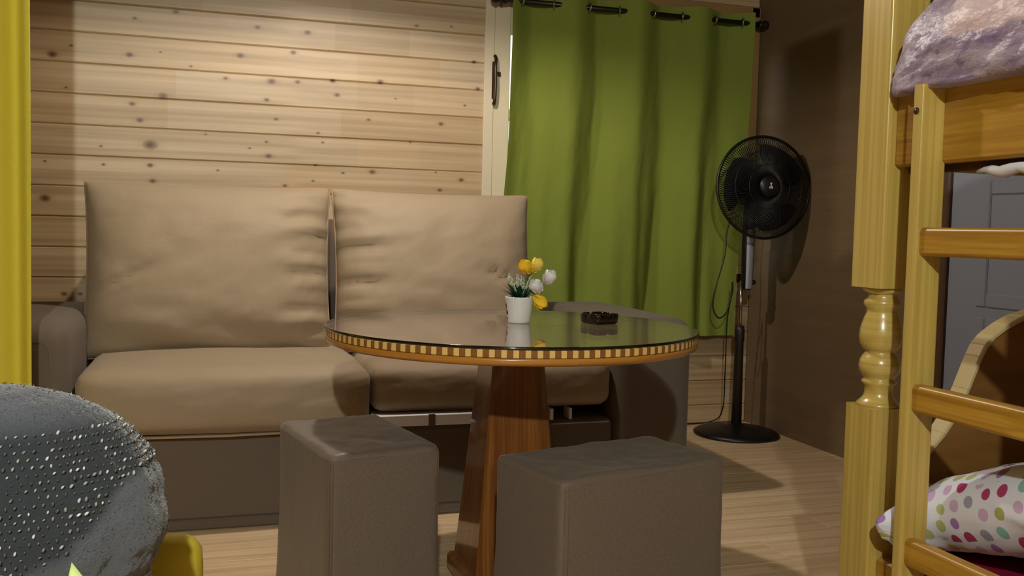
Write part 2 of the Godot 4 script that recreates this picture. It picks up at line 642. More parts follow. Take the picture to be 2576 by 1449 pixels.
	m.normal_enabled = true
	m.normal_texture = noise_tex(0.08, 66, true, 2.0)
	m.normal_scale = 0.3
	m.uv1_scale = Vector3(2, 4, 1)
	m = mat("yellowseat", Color(0.70, 0.63, 0.20), 0.75, 0.3)
	m.normal_enabled = true
	m.normal_texture = noise_tex(0.06, 67, true, 2.0)
	m.normal_scale = 0.25
	m.uv1_triplanar = true
	m.uv1_scale = Vector3(5, 5, 5)
	m = mat("fleece", Color.WHITE, 0.95, 0.15)
	m.vertex_color_use_as_albedo = true
	m.normal_enabled = true
	m.normal_texture = noise_tex(0.09, 68, true, 6.0)
	m.normal_scale = 0.8
	m.uv1_triplanar = true
	m.uv1_scale = Vector3(7, 7, 7)
	m.rim_enabled = true
	m.rim = 0.7
	m = mat("silver_yarn", Color.WHITE, 0.35, 0.6)
	m.vertex_color_use_as_albedo = true
	m = mat("lime", Color(0.78, 0.86, 0.56), 0.9, 0.2)
	# shell
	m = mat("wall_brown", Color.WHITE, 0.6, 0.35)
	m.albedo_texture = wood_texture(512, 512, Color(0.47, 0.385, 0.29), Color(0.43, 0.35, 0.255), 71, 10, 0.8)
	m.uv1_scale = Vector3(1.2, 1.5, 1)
	mat("wall_plain", Color(0.42, 0.34, 0.25), 0.8, 0.3)
	mat("ceiling_wood", Color(0.50, 0.40, 0.28), 0.7, 0.3)
	m = mat("white_trim", Color(0.86, 0.81, 0.71), 0.45, 0.4)
	mat("trim_tan", Color(0.60, 0.47, 0.30), 0.5, 0.4)
	mat("door_trim", Color(0.34, 0.255, 0.185), 0.5, 0.4)
	mat("door_paint", Color(0.54, 0.565, 0.62), 0.5, 0.4)
	mat("bronze", Color(0.30, 0.24, 0.17), 0.35, 0.5, 0.7)
	# metal, plastic, china
	mat("chrome", Color(0.80, 0.80, 0.82), 0.15, 0.5, 1.0)
	mat("strip", Color(0.93, 0.94, 0.97), 0.3, 0.6)
	mat("rod", Color(0.10, 0.075, 0.06), 0.35, 0.5)
	mat("black", Color(0.055, 0.05, 0.048), 0.4, 0.5)
	mat("wire", Color(0.05, 0.045, 0.04), 0.45, 0.5)
	mat("darkbrown", Color(0.13, 0.095, 0.065), 0.45, 0.5)
	mat("silver", Color(0.62, 0.63, 0.68), 0.3, 0.6, 0.35)
	mat("badge", Color(0.75, 0.76, 0.76), 0.4, 0.5)
	mat("china", Color(0.86, 0.88, 0.88), 0.18, 0.5)
	mat("motif", Color(0.40, 0.10, 0.14), 0.3, 0.5)
	mat("motif_dark", Color(0.16, 0.15, 0.18), 0.3, 0.5)
	m = mat("ashglass", Color(0.075, 0.05, 0.035), 0.06, 0.6)
	mat("moss", Color(0.06, 0.13, 0.10), 0.9, 0.2)
	m = mat("leaf", Color(0.13, 0.27, 0.21), 0.55, 0.4)
	mat("stem", Color(0.30, 0.42, 0.20), 0.6, 0.4)
	m = mat("petal_yellow", Color(0.95, 0.80, 0.20), 0.6, 0.3)
	m.backlight_enabled = true
	m.backlight = Color(0.3, 0.22, 0.02)
	m = mat("petal_lemon", Color(0.93, 0.86, 0.40), 0.6, 0.3)
	m.backlight_enabled = true
	m.backlight = Color(0.3, 0.26, 0.08)
	m = mat("petal_white", Color(0.90, 0.90, 0.90), 0.6, 0.3)
	m.backlight_enabled = true
	m.backlight = Color(0.3, 0.3, 0.3)
	mat("sprig", Color(0.74, 0.80, 0.70), 0.7, 0.3)
	m = mat("quilt", Color.WHITE, 0.46, 0.5)
	m.albedo_texture = quilt_texture()
	m.rim_enabled = true
	m.rim = 0.5
	m.normal_enabled = true
	m.normal_texture = noise_tex(0.03, 81, true, 6.0)
	m.normal_scale = 0.6
	m = mat("dots", Color(0.97, 0.98, 1.0), 0.8, 0.3)
	m.albedo_texture = dots_texture()
	mat("magenta", Color(0.52, 0.10, 0.22), 0.85, 0.2)
	mat("mattress", Color(0.78, 0.78, 0.80), 0.85, 0.2)
	mat("slat", Color(0.30, 0.20, 0.10), 0.7, 0.3)
	m = mat("globe", Color(0.95, 0.95, 0.92), 0.3, 0.5)
	m.emission_enabled = true
	m.emission = Color(1.0, 0.95, 0.86)
	m.emission_energy_multiplier = 2.5


# ---------------------------------------------------------------- the room
const WIN_L := 1.20
const WIN_R := 2.585
const WIN_B := 0.80
const WIN_T := 2.045


func shell() -> void:
	var L := -2.2
	var F := 2.3
	var H := 2.45
	# floor: slab, and boards laid along the back wall
	var fl := struct("floor", box(Vector3((L + WALL_X) / 2, -0.05, (WALL_Z + F) / 2), Vector3(WALL_X - L + 0.3, 0.07, F - WALL_Z + 0.3)), M.groove, "pale wooden floor of long narrow boards", "floor")
	var bw := 0.19
	var n := int(ceil((F - WALL_Z) / bw))
	var variants := {}
	for k in n:
		var z0 := WALL_Z + k * bw
		var cuts := [L, rng.randf_range(-1.2, -0.6), rng.randf_range(0.15, 0.9), rng.randf_range(1.4, 2.0), WALL_X]
		for q in 4:
			var w: float = cuts[q + 1] - cuts[q]
			part("floor_board", box(Vector3.ZERO, Vector3(w - 0.0012, 0.015, minf(bw, F - z0) - 0.0012), 0.001, Transform3D(), Vector2(rng.randf() * 3, rng.randf() * 3)), M.floorwood, fl, Vector3((cuts[q] + cuts[q + 1]) / 2, -0.0075, z0 + minf(bw, F - z0) / 2))
	struct("ceiling", box(Vector3((L + WALL_X) / 2, H + 0.05, (WALL_Z + F) / 2), Vector3(WALL_X - L + 0.3, 0.1, F - WALL_Z + 0.3)), M.ceiling_wood, "plain wooden ceiling above the room, just out of the picture", "ceiling")
	# back wall: a backing with the window's opening, and pine boards on it
	var st := begin()
	var zc := WALL_Z - 0.075
	add_box(st, Vector3((L + WIN_L) / 2, H / 2, zc), Vector3(WIN_L - L, H, 0.12))
	add_box(st, Vector3((WIN_R + WALL_X + 0.12) / 2, H / 2, zc), Vector3(WALL_X + 0.12 - WIN_R, H, 0.12))
	add_box(st, Vector3((WIN_L + WIN_R) / 2, WIN_B / 2, zc), Vector3(WIN_R - WIN_L, WIN_B, 0.12))
	add_box(st, Vector3((WIN_L + WIN_R) / 2, (WIN_T + H) / 2, zc), Vector3(WIN_R - WIN_L, H - WIN_T, 0.12))
	var wb := struct("wall_back", done(st), M.groove, "varnished knotty pine wall of horizontal boards behind the sofa", "wall")
	var map := func(p: Vector3) -> Vector2: return Vector2((p.x - WX0) / WXW, 1.0 - p.y / WYH)
	for k in range(-1, 19):
		var y0 := maxf(ROW0 + k * ROW, 0.0)
		var y1 := minf(ROW0 + (k + 1) * ROW, H)
		if y1 - y0 < 0.02:
			continue
		var spans := [[L, WALL_X]]
		if y1 > WIN_B + 0.01 and y0 < WIN_T - 0.01:
			spans = [[L, WIN_L]]
		for s in spans:
			var b := begin()
			add_box(b, Vector3((s[0] + s[1]) / 2, (y0 + y1) / 2, WALL_Z - 0.0075), Vector3(s[1] - s[0], y1 - y0 - 0.001, 0.015), 0.0048, Transform3D(), map)
			part("plank", done(b), M.pine, wb)
	# right wall, left wall, and the wall behind the camera
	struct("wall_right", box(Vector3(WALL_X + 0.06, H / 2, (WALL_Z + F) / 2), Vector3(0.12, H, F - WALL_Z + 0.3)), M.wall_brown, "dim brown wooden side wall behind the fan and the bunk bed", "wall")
	struct("wall_left", box(Vector3(L - 0.06, H / 2, (WALL_Z + F) / 2), Vector3(0.12, H, F - WALL_Z + 0.3)), M.wall_plain, "plain wooden wall at the left side, out of the picture", "wall")
	struct("wall_front", box(Vector3((L + WALL_X) / 2, H / 2, F + 0.06), Vector3(WALL_X - L + 0.3, H, 0.12)), M.wall_plain, "plain wooden wall behind the camera", "wall")
	# door in the right wall, seen through the bunk bed
	var d := Node3D.new()
	d.name = "door_1"
	d.set_meta("kind", "structure")
	tag(d, "grey-blue panelled door in a brown frame, seen between the rungs of the bunk bed ladder", "door")
	add_child(d)
	d.position = Vector3(WALL_X, 0, 0)
	var z1 := -2.885
	var z2 := -2.06
	part("door_leaf", box(Vector3(-0.006, 1.0, (z1 + z2) / 2), Vector3(0.026, 2.0, z2 - z1), 0.003), M.door_paint, d)
	for zz in [[-2.72, -2.225]]:
		for yy in [[0.12, 0.66], [0.745, 1.14], [1.22, 1.9]]:
			var c := Vector3(-0.019, (yy[0] + yy[1]) / 2, (zz[0] + zz[1]) / 2)
			var fr := begin()
			var hh: float = yy[1] - yy[0]
			var ww: float = zz[1] - zz[0]
			for s in [-1, 1]:
				add_box(fr, c + Vector3(0, 0, s * ww / 2), Vector3(0.014, hh + 0.05, 0.05), 0.005)
				add_box(fr, c + Vector3(0, s * hh / 2, 0), Vector3(0.014, 0.05, ww - 0.05), 0.005)
			part("panel_moulding", done(fr), M.door_paint, d)
	for z in [z1 - 0.03, z2 + 0.03]:
		part("door_jamb", box(Vector3(-0.012, 1.02, z), Vector3(0.045, 2.04, 0.058), 0.006), M.door_trim, d)
	part("door_head", box(Vector3(-0.012, 2.07, (z1 + z2) / 2), Vector3(0.045, 0.06, z2 - z1 + 0.12), 0.006), M.door_trim, d)
	part("hinge", lathe([[0.0, 0.05], [0.008, 0.048], [0.008, -0.048], [0.0, -0.05]], 12), M.chrome, d, Vector3(-0.043, 1.06, -2.945))


# ---------------------------------------------------------------- window, rod, curtain
func window_and_curtain() -> void:
	var w := Node3D.new()
	w.name = "window_1"
	w.set_meta("kind", "structure")
	tag(w, "white framed window behind the green curtain, its left edge and bright slit showing", "window")
	add_child(w)
	var z := WALL_Z
	# casing on the wall round the opening
	part("casing", box(Vector3(1.211, (WIN_B + WIN_T) / 2, z + 0.006), Vector3(0.048, WIN_T - WIN_B + 0.1, 0.016), 0.004), M.white_trim, w)
	part("casing", box(Vector3(2.594, (WIN_B + WIN_T) / 2, z + 0.006), Vector3(0.05, WIN_T - WIN_B + 0.1, 0.016), 0.004), M.trim_tan, w)
	part("casing", box(Vector3(1.9, WIN_T + 0.025, z + 0.006), Vector3(1.43, 0.055, 0.016), 0.004), M.trim_tan, w)
	part("window_sill", box(Vector3(1.9, WIN_B - 0.02, z + 0.01), Vector3(1.43, 0.04, 0.03), 0.004), M.white_trim, w)
	# sash: stiles, rails, panes
	part("stile", box(Vector3(1.272, (WIN_B + WIN_T) / 2, z - 0.012), Vector3(0.078, WIN_T - WIN_B, 0.045), 0.004), M.white_trim, w)
	part("stile", box(Vector3(2.545, (WIN_B + WIN_T) / 2, z - 0.012), Vector3(0.052, WIN_T - WIN_B, 0.045), 0.004), M.white_trim, w)
	part("stile", box(Vector3(1.9, (WIN_B + WIN_T) / 2, z - 0.012), Vector3(0.09, WIN_T - WIN_B, 0.045), 0.004), M.white_trim, w)
	for y in [WIN_B + 0.03, WIN_T - 0.09, 1.49]:
		part("rail", box(Vector3(1.9, y, z - 0.014), Vector3(1.24, 0.05 if y != WIN_T - 0.09 else 0.19, 0.04), 0.004), M.white_trim, w)
	for x in [[1.285, 1.855], [1.945, 2.519]]:
		part("pane", box(Vector3((x[0] + x[1]) / 2, (WIN_B + WIN_T) / 2, z - 0.02), Vector3(x[1] - x[0], WIN_T - WIN_B - 0.06, 0.004)), M.pane, w)
	# the long handle on the casing: plate, rod and curled ends
	var hd := Node3D.new()
	hd.name = "window_handle"
	w.add_child(hd, true)
	var hx := 1.231
	part("back_plate", box(Vector3(hx, 1.64, z + 0.016), Vector3(0.016, 0.17, 0.006), 0.002), M.bronze, hd)
	part("grip", tube(smooth_line([Vector3(hx + 0.002, 1.752, z + 0.02), Vector3(hx + 0.006, 1.735, z + 0.03), Vector3(hx - 0.001, 1.70, z + 0.045), Vector3(hx, 1.62, z + 0.048), Vector3(hx - 0.002, 1.545, z + 0.045), Vector3(hx - 0.003, 1.53, z + 0.032)]), 0.008, 8), M.bronze, hd)
	part("catch", box(Vector3(hx + 0.02, 1.67, z + 0.018), Vector3(0.024, 0.02, 0.012), 0.003), M.bronze, hd)
	# rod
	var r := thing("curtain_rod", "dark curtain rod with round end knobs across the top of the green curtain", "curtain rod", Vector3(0, 1.995, -4.2))
	var cx := func(x0: float, x1: float, rad: float) -> ArrayMesh: return tube([Vector3(x0, 0, 0), Vector3(x1, 0, 0)], rad, 14)
	part("pole", cx.call(1.235, 2.6, 0.0125), M.rod, r)
	for s in [[1.222, -1.0], [2.592, 1.0]]:
		var x: float = s[0]
		part("knob", lathe([[0.0, 0.03], [0.012, 0.028], [0.021, 0.018], [0.023, 0.006], [0.016, -0.006], [0.016, -0.012], [0.02, -0.016], [0.02, -0.024], [0.0, -0.026]], 18, Transform3D(Basis(Vector3.FORWARD, s[1] * PI / 2), Vector3.ZERO)), M.rod, r, Vector3(x, 0, 0))
	for x in [1.262, 2.555]:
		part("bracket", box(Vector3(x, -0.002, -0.04), Vector3(0.016, 0.03, 0.076), 0.003), M.rod, r)
	# curtain with eyelets: it runs before and behind the rod in turn
	var c := thing("curtain", "lime green eyelet curtain hanging over the window from a dark rod", "curtain", Vector3(0, 0, -4.2))
	var x0 := 1.285
	var wave := func(x: float) -> float: return cos(TAU * (x - 2.5685) / 0.327) - 0.28
	var f := func(u: float, v: float) -> Vector3:
		var y := lerpf(0.455, 2.045, v)
		var drop := 1.0 - v
		var left := 1.287 - 0.006 * smoothstep(0.12, 0.35, drop) - 0.035 * smoothstep(0.35, 0.75, drop)
		var x := lerpf(left, 2.532 - 0.08 * smoothstep(0.0, 1.0, drop) * 0.6, u)
		var xs := lerpf(x0, 2.532, u)
		var amp := lerpf(0.042, 0.028, smoothstep(0.0, 0.5, drop))
		var zf: float = wave.call(xs) * amp
		zf += drop * (0.022 * sin(xs * 13.0 + 1.0 + drop * 1.2) + 0.012 * sin(xs * 31.0 + drop * 2.0) + 0.006 * sin(xs * 57.0 - drop * 3.0))
		zf += 0.012 * nz.get_noise_2d(xs * 3.0, y * 1.2) * minf(drop * 4.0, 1.0)
		x += 0.012 * drop * sin(xs * 20.0 + 0.6)
		return Vector3(x, y, maxf(zf, -0.048) + 0.006)
	var st := begin(true)
	add_sheet(st, f, 170, 60)
	part("cloth", done(st), M.green, c)
	var hem := begin(true)
	add_sheet(hem, func(u: float, v: float) -> Vector3: return f.call(u, 0.035 * v) + Vector3(0, 0, 0.0025), 170, 3)
	part("hem", done(hem), M.green, c)
	var eyes := [1.333, 1.492, 1.66, 1.819, 1.987, 2.146, 2.314, 2.473]
	for k in eyes.size():
		var pts := []
		for q in 20:
			var an := TAU * q / 20
			pts.append(Vector3(0.35 * 0.021 * sin(an) * (-1 if k % 2 else 1), 0.021 * cos(an), 0.021 * sin(an)))
		part("eyelet", tube(pts, 0.0042, 8, true), M.chrome, c, Vector3(eyes[k], 1.995, 0.004))


# ---------------------------------------------------------------- sofa
# a soft cushion: a rounded slab, width x height x depth about its centre, that swells in the middle
func cushion_mesh(s: Vector3, e: float, bulge: Vector3, wr := 0.0, sd := 0.0, uvm := 0.0, warp = null) -> ArrayMesh:
	var st := begin(true)
	var h := s * 0.5
	var face := func(ax: int, sg: float) -> Callable:
		return func(u: float, v: float) -> Vector3:
			var a := (ax + 1) % 3
			var b := (ax + 2) % 3
			var q := Vector3.ZERO
			q[ax] = sg
			q[a] = 2.0 * (u if sg > 0 else 1.0 - u) - 1.0
			q[b] = 2.0 * v - 1.0
			# from cube to rounded slab
			var p := Vector3(q.x * h.x, q.y * h.y, q.z * h.z)
			var inner := Vector3(clampf(p.x, -h.x + e, h.x - e), clampf(p.y, -h.y + e, h.y - e), clampf(p.z, -h.z + e, h.z - e))
			var d := p - inner
			if d.length() > 1e-6:
				d = d.normalized() * e
			p = inner + d
			var k := Vector3(cos(q.x * PI / 2), cos(q.y * PI / 2), cos(q.z * PI / 2))
			p.y += signf(q.y) * bulge.y * k.x * k.z * absf(q.y)
			p.z += signf(q.z) * bulge.z * k.x * k.y * absf(q.z)
			p.x += signf(q.x) * bulge.x * k.y * k.z * absf(q.x)
			if wr > 0.0:
				p += Vector3(0.3, 1, 1) * wr * nz.get_noise_3d(p.x * 5.0 + sd, p.y * 9.0, p.z * 7.0)
			return warp.call(p) if warp != null else p
	for ax in 3:
		for sg in [-1.0, 1.0]:
			var fc: Callable = face.call(ax, sg)
			if uvm > 0.0:
				add_sheet(st, fc, 24, 24, false, func(u: float, v: float) -> Vector2:
					var p: Vector3 = fc.call(u, v)
					return (Vector2(p.z, p.y + 0.3) if ax == 0 else Vector2(p.x, p.z) if ax == 1 else Vector2(p.x, p.y + 0.6)) * uvm)
			else:
				add_sheet(st, fc, 24, 24)
	return done(st)


# a loose back pillow standing in the xy plane, with a seam all round and drawn-in corners; gather: which side edge puckers (-1 left, 1 right)
func pillow_shape(w: float, h: float, t: float, gather: float, sd: float) -> Array:
	var outline := func(a: float, b: float) -> Vector2:
		var px := a * w / 2 * (1.0 - 0.035 * (1.0 - b * b) * pow(absf(a), 3.0))
		var py := b * h / 2 * (1.0 - 0.03 * (1.0 - a * a) * pow(absf(b), 3.0))
		return Vector2(px, py)
	var surf := func(sg: float) -> Callable:
		return func(u: float, v: float) -> Vector3:
			var a := sin((u - 0.5) * PI)
			var b := sin((v - 0.5) * PI)
			if sg < 0: a = -a
			var o: Vector2 = outline.call(a, b)
			var ea := pow(maxf(1.0 - pow(absf(a), 2.8), 0.0), 0.46)
			var eb := pow(maxf(1.0 - pow(absf(b), 2.8), 0.0), 0.46)
			var z := t / 2 * ea * eb * (1.0 - 0.12 * b)
			# puckers that run in from the gathered seam, and sag folds at the foot
			var near := clampf((a * gather - 0.45) / 0.5, 0.0, 1.0)
			var fold := sin(b * 17.0 + 2.5 * nz.get_noise_2d(b * 2.0 + sd, a * 1.5) + sd) + 0.7 * sin(b * 29.0 + sd * 2.0)
			z += sg * 0.0 + near * (1.0 - 0.6 * near) * eb * 0.021 * fold
			var foot := clampf((-b - 0.55) / 0.4, 0.0, 1.0)
			z += foot * ea * 0.011 * sin(a * 6.0 + b * 14.0 + sd * 3.0) * (1.0 - near)
			z += 0.010 * ea * eb * nz.get_noise_2d(a * 1.8 + sd, b * 2.4)
			# two long creases at the far lower corner
			var l := (a * -gather - 0.62) / 0.22
			var crease := (b + 0.12 + 0.55 * (a * -gather - 0.6)) / 0.035
			z -= 0.016 * exp(-crease * crease) * exp(-l * l) * eb
			return Vector3(o.x, o.y, sg * maxf(z, 0.0))
	var st := begin(true)
	add_sheet(st, surf.call(1.0), 64, 48)
	add_sheet(st, surf.call(-1.0), 40, 30)
	var edge := []
	for k in 120:
		var q := k / 120.0 * 4.0
		var s := fmod(q, 1.0) * 2.0 - 1.0
		var o: Vector2 = outline.call(s, -1.0) if q < 1.0 else outline.call(1.0, s) if q < 2.0 else outline.call(-s, 1.0) if q < 3.0 else outline.call(-1.0, -s)
		edge.append(Vector3(o.x, o.y, 0))
	return [done(st), tube(edge, 0.0045, 6, true)]


func sofa() -> void:
	var s := thing("sofa", "brown and beige two-seat sofa against the pine wall", "sofa", Vector3(0.47, 0, -3.55))
	var X := func(x: float) -> float: return x - 0.47
	# base: front panel with a low plinth, body
	part("base", box(Vector3(X.call(0.475), 0.165, 0.04), Vector3(1.74, 0.27, 0.90), 0.012), M.brown, s)
	part("plinth", box(Vector3(X.call(0.475), 0.018, 0.04), Vector3(1.74, 0.034, 0.905), 0.006), M.brown, s)
	for x in [-0.565, 1.505]:
		part("arm", cushion_mesh(Vector3(0.32, 0.648, 0.88), 0.055, Vector3(0.0, 0.008, 0.006)), M.brown, s, Vector3(X.call(x), 0.324, 0.044))
	for x in [-0.565, 1.505]:
		var pts := []
		for q in [[-0.108, 0.02], [-0.108, 0.575], [-0.100, 0.597], [-0.08, 0.603], [0.08, 0.603], [0.100, 0.597], [0.108, 0.575], [0.108, 0.02]]:
			pts.append(Vector3(X.call(x) + q[0], q[1] - 0.010, 0.4845))
		part("arm_seam", tube(pts, 0.0014, 6), M.brown, s)
	part("back", cushion_mesh(Vector3(1.46, 0.98, 0.24), 0.06, Vector3(0, 0.0, 0.01)), M.brown, s, Vector3(X.call(0.37), 0.49, -0.49))
	# seat cushions
	var a := part("seat_cushion", cushion_mesh(Vector3(0.882, 0.205, 0.70), 0.052, Vector3(0.004, 0.016, 0.018), 0.006, 1.0), M.beige, s, Vector3(X.call(0.052), 0.403, 0.168))
	a.set_meta("label", "deeper left seat cushion in beige")
	part("seat_cushion", cushion_mesh(Vector3(0.85, 0.162, 0.68), 0.045, Vector3(0.004, 0.016, 0.010), 0.005, 5.0), M.beige, s, Vector3(X.call(0.922), 0.4245, 0.146))
	part("seat_piping", tube([Vector3(X.call(-0.36), 0.303, 0.512), Vector3(X.call(0.05), 0.301, 0.524), Vector3(X.call(0.46), 0.303, 0.512)], 0.004, 6), M.piping, s)
	# the pale metal of the pull-out frame under the right seat cushion
	part("pull_out_frame", box(Vector3(X.call(0.80), 0.322, 0.170), Vector3(0.60, 0.038, 0.66), 0.003), M.strip, s)
	part("frame_joint", box(Vector3(X.call(0.694), 0.322, 0.5015), Vector3(0.022, 0.039, 0.004)), M.brown, s)
	part("frame_joint", box(Vector3(X.call(1.12), 0.322, 0.455), Vector3(0.012, 0.038, 0.06)), M.strip, s)
	part("frame_joint", box(Vector3(X.call(1.19), 0.322, 0.455), Vector3(0.008, 0.038, 0.06)), M.strip, s)
	# loose back pillows
	var spots := [[-0.003, 0.85, 0.625, 1.0, 0.3, 0.0, "left-hand beige back pillow, its right edge puckered along the seam"], [0.818, 0.775, 0.615, -1.0, 2.1, 0.004, "right-hand beige back pillow beside the green curtain"]]
	for d in spots:
		var p := thing("back_pillow", d[6], "pillow", Vector3(d[0], 0.785 + d[5], -3.60), 0.0, "sofa back pillows")
		p.rotation.x = -0.20
		var sh := pillow_shape(d[1], d[2], 0.31, d[3], d[4])
		part("cover", sh[0], M.beige, p)
		part("piping", sh[1], M.piping, p)


# ---------------------------------------------------------------- ottomans
func ottoman(label: String, corners: Array, sd: float) -> void:
	# corners of the top: left, front, right; the block flares a little towards the floor
	var l: Vector2 = corners[0]
	var f: Vector2 = corners[1]
	var r: Vector2 = corners[2]
	var c := (l + r) / 2
	var ux := (r - f).normalized()
	var hx := (r - f).length() / 2
	var hz := (l - f).length() / 2
	var t := thing("ottoman", label, "ottoman", Vector3(c.x, 0, -c.y), atan2(ux.y, ux.x), "brown block ottomans round the table")
	var st := begin(true)
	var H := 0.45
	var e := 0.014
	var plan := func(k: float, y: float) -> Vector3:
		# a rounded rectangle, k round it in 0..1
		var fl := 1.0 + 0.05 * pow(1.0 - y / H, 1.0)
		var a := k * TAU
		var n := 22.0
		var ca := cos(a)
		var sa := sin(a)
		var rr := pow(pow(absf(ca), n) + pow(absf(sa), n), -1.0 / n)
		return Vector3(rr * ca * hx * fl, y, rr * sa * hz * fl)
	var side := func(u: float, v: float) -> Vector3:
		var p: Vector3 = plan.call(1.0 - u + 0.125, v * (H - e))
		var inset := 0.004 * sin(v * PI)
		return p * Vector3(1.0 - inset / hx, 1, 1.0 - inset / hz) + Vector3(0, 0, 0) + Vector3(1, 0, 1) * 0.002 * nz.get_noise_3d(p.x * 6 + sd, p.y * 6, p.z * 6)
	add_sheet(st, side, 240, 12)
	part("side_cover", done(st), M.puf, t)
	st = begin(true)
	var top := func(u: float, v: float) -> Vector3:
		var p: Vector3 = plan.call(1.0 - u + 0.125, H)
		var k := 1.0 - v
		var q := Vector3(p.x * k, H, p.z * k)
		if v < 0.1:
			q = Vector3(p.x * (1.0 - e / hx * (1.0 - cos(v / 0.1 * PI / 2))), H - e + e * sin(v / 0.1 * PI / 2), p.z * (1.0 - e / hz * (1.0 - cos(v / 0.1 * PI / 2))))
		else:
			k = (1.0 - v) / 0.9
			q = Vector3(p.x * k * (1.0 - e / hx), H, p.z * k * (1.0 - e / hz))
			# the padding sinks a little towards the middle
			q.y += -0.011 * pow(1.0 - k, 1.0) + 0.006 * nz.get_noise_2d(q.x * 7.0 + sd, q.z * 7.0)
		return q
	add_sheet(st, top, 96, 20)
	part("seat_cover", done(st), M.puf, t)
	for k in 4:
		var sx := 1.0 if k % 2 else -1.0
		var sz := 1.0 if k < 2 else -1.0
		for off in [0.955, 0.915]:
			var pts := []
			for q in 9:
				var y := q / 8.0 * (H - 0.02)
				var fl := 1.0 + 0.05 * (1.0 - y / H) - 0.004 / hz * sin(y / (H - e) * PI)
				pts.append(Vector3(sx * hx * fl * off, y, sz * (hz * fl * pow(1.0 - pow(off, 22.0), 1.0 / 22.0) - 0.0005)))
			part("seam", tube(pts, 0.0013, 5), M.pufseam, t)


func ottomans() -> void:
	ottoman("dark brown block ottoman left of the table's pedestal, half under the tabletop", [Vector2(0.128, 2.478), Vector2(0.279, 2.094), Vector2(0.546, 2.148)], 0.0)
	ottoman("dark brown block ottoman in front and right of the table's pedestal", [Vector2(0.609, 2.033), Vector2(0.673, 1.775), Vector2(1.116, 1.889)], 9.0)


# ---------------------------------------------------------------- table
func table() -> void:
	var t := thing("round_table", "round wooden pedestal table with chequered rim and glass top", "table", Vector3(0.767, 0, -2.427))
	var R := 0.49
	# top: disc with a moulded edge; the chequered band is set into it
	part("tabletop", lathe([[0.0, 0.6925], [R - 0.012, 0.6925], [R - 0.008, 0.692], [R - 0.007, 0.690], [R - 0.006, 0.665], [R - 0.02, 0.659], [R - 0.05, 0.659], [0.0, 0.659]], 96, Transform3D(), false), M.tablewood, t)
	part("edge_moulding", lathe([[R - 0.012, 0.6745], [R - 0.001, 0.6735], [R + 0.001, 0.670], [R + 0.0005, 0.664], [R - 0.002, 0.659], [R - 0.008, 0.6555], [R - 0.02, 0.654]], 128), M.tablerim, t)
	var n := 232
	var shapes := []
	for v in 2:
		var st := begin()
		add_box(st, Vector3(0, 0, 0), Vector3(TAU * R / n * (0.97), 0.0165, 0.012), 0.0006)
		shapes.append(done(st))
	for k in n:
		var a := TAU * (k + 0.5) / n
		part("inlay_block", shapes[k % 2], M.inlay_pale if k % 2 else M.inlay_dark, t, Vector3(sin(a) * (R - 0.0065), 0.6833, cos(a) * (R - 0.0065)), Vector3(0, a, 0))
	part("glass_top", lathe([[0.0, 0.7], [R + 0.001, 0.7], [R + 0.001, 0.693], [0.0, 0.693]], 128, Transform3D(), false), M.glass, t)
	part("glass_edge", lathe([[R + 0.001, 0.7], [R + 0.0035, 0.699], [R + 0.0035, 0.694], [R + 0.001, 0.693]], 128), M.glass_edge, t)
	# pedestal: a tapering square column on a square foot
	var st := begin()
	var q := []
	for d in [[0.0665, 0.66], [0.118, 0.05]]:
		for s in [[-1, 1], [1, 1], [1, -1], [-1, -1]]:
			q.append(Vector3(s[0] * d[0], d[1], s[1] * d[0]))
	var ch := 0.006
	for k in 4:
		var a: Vector3 = q[k]
		var b: Vector3 = q[(k + 1) % 4]
		var c: Vector3 = q[4 + (k + 1) % 4]
		var d: Vector3 = q[4 + k]
		var e := (b - a).normalized() * ch
		tri(st, d + e, c - e, b - e, Vector2(0, -0.1), Vector2(0, 0.1), Vector2(0.58, 0.06))
		tri(st, d + e, b - e, a + e, Vector2(0, -0.1), Vector2(0.58, 0.06), Vector2(0.58, -0.06))
		var e2: Vector3 = (q[(k + 2) % 4] - b).normalized() * ch
		tri(st, c - e, c + e2, b + e2, Vector2(0, 0), Vector2(0, 0.01), Vector2(0.58, 0.01))
		tri(st, c - e, b + e2, b - e, Vector2(0, 0), Vector2(0.58, 0.01), Vector2(0.58, 0))
	part("pedestal", done(st), M.tablewood, t, Vector3(0.0, 0, 0))
	part("pedestal_foot", box(Vector3(0, 0.025, 0), Vector3(0.27, 0.05, 0.27), 0.008), M.tablewood, t)


func petal(l: float, w: float, curl: float, lean: float, mat_: Material, parent: Node, turn: float) -> void:
	var st := begin(true)
	var f := func(u: float, v: float) -> Vector3:
		var a := (u - 0.5) * 2.0
		var half := w * pow(sin(clampf(v * 0.86 + 0.10, 0, 1) * PI), 0.75)
		var out := curl * sin(v * PI * 0.72) + lean * v
		return Vector3(a * half, v * l, out - 0.35 * a * a * half)
	add_sheet(st, f, 8, 10)
	part("petal", done(st), mat_, parent, Vector3.ZERO, Vector3(0, turn, 0))


func tulip(parent: Node, base: Vector3, dir: Vector3, l: float, w: float, m: Material, root: Vector3) -> void:
	var fl := Node3D.new()
	fl.name = "flower"
	parent.add_child(fl, true)
	var y := dir.normalized()
	var x := y.cross(Vector3(0.3, 0.2, 1)).normalized()
	fl.transform = Transform3D(Basis(x, y, x.cross(y)), base)
	for k in 3:
		petal(l, w, w * 0.95, w * 0.12, m, fl, TAU * k / 3.0 + 0.2)
		petal(l * 0.96, w * 0.95, w * 0.8, w * 0.05, m, fl, TAU * (k + 0.5) / 3.0 + 0.2)
	part("stem", tube(smooth_line([root, root.lerp(base, 0.5) + Vector3(0, 0.018, 0), base - y * 0.003]), 0.0016, 6), M.stem, parent)


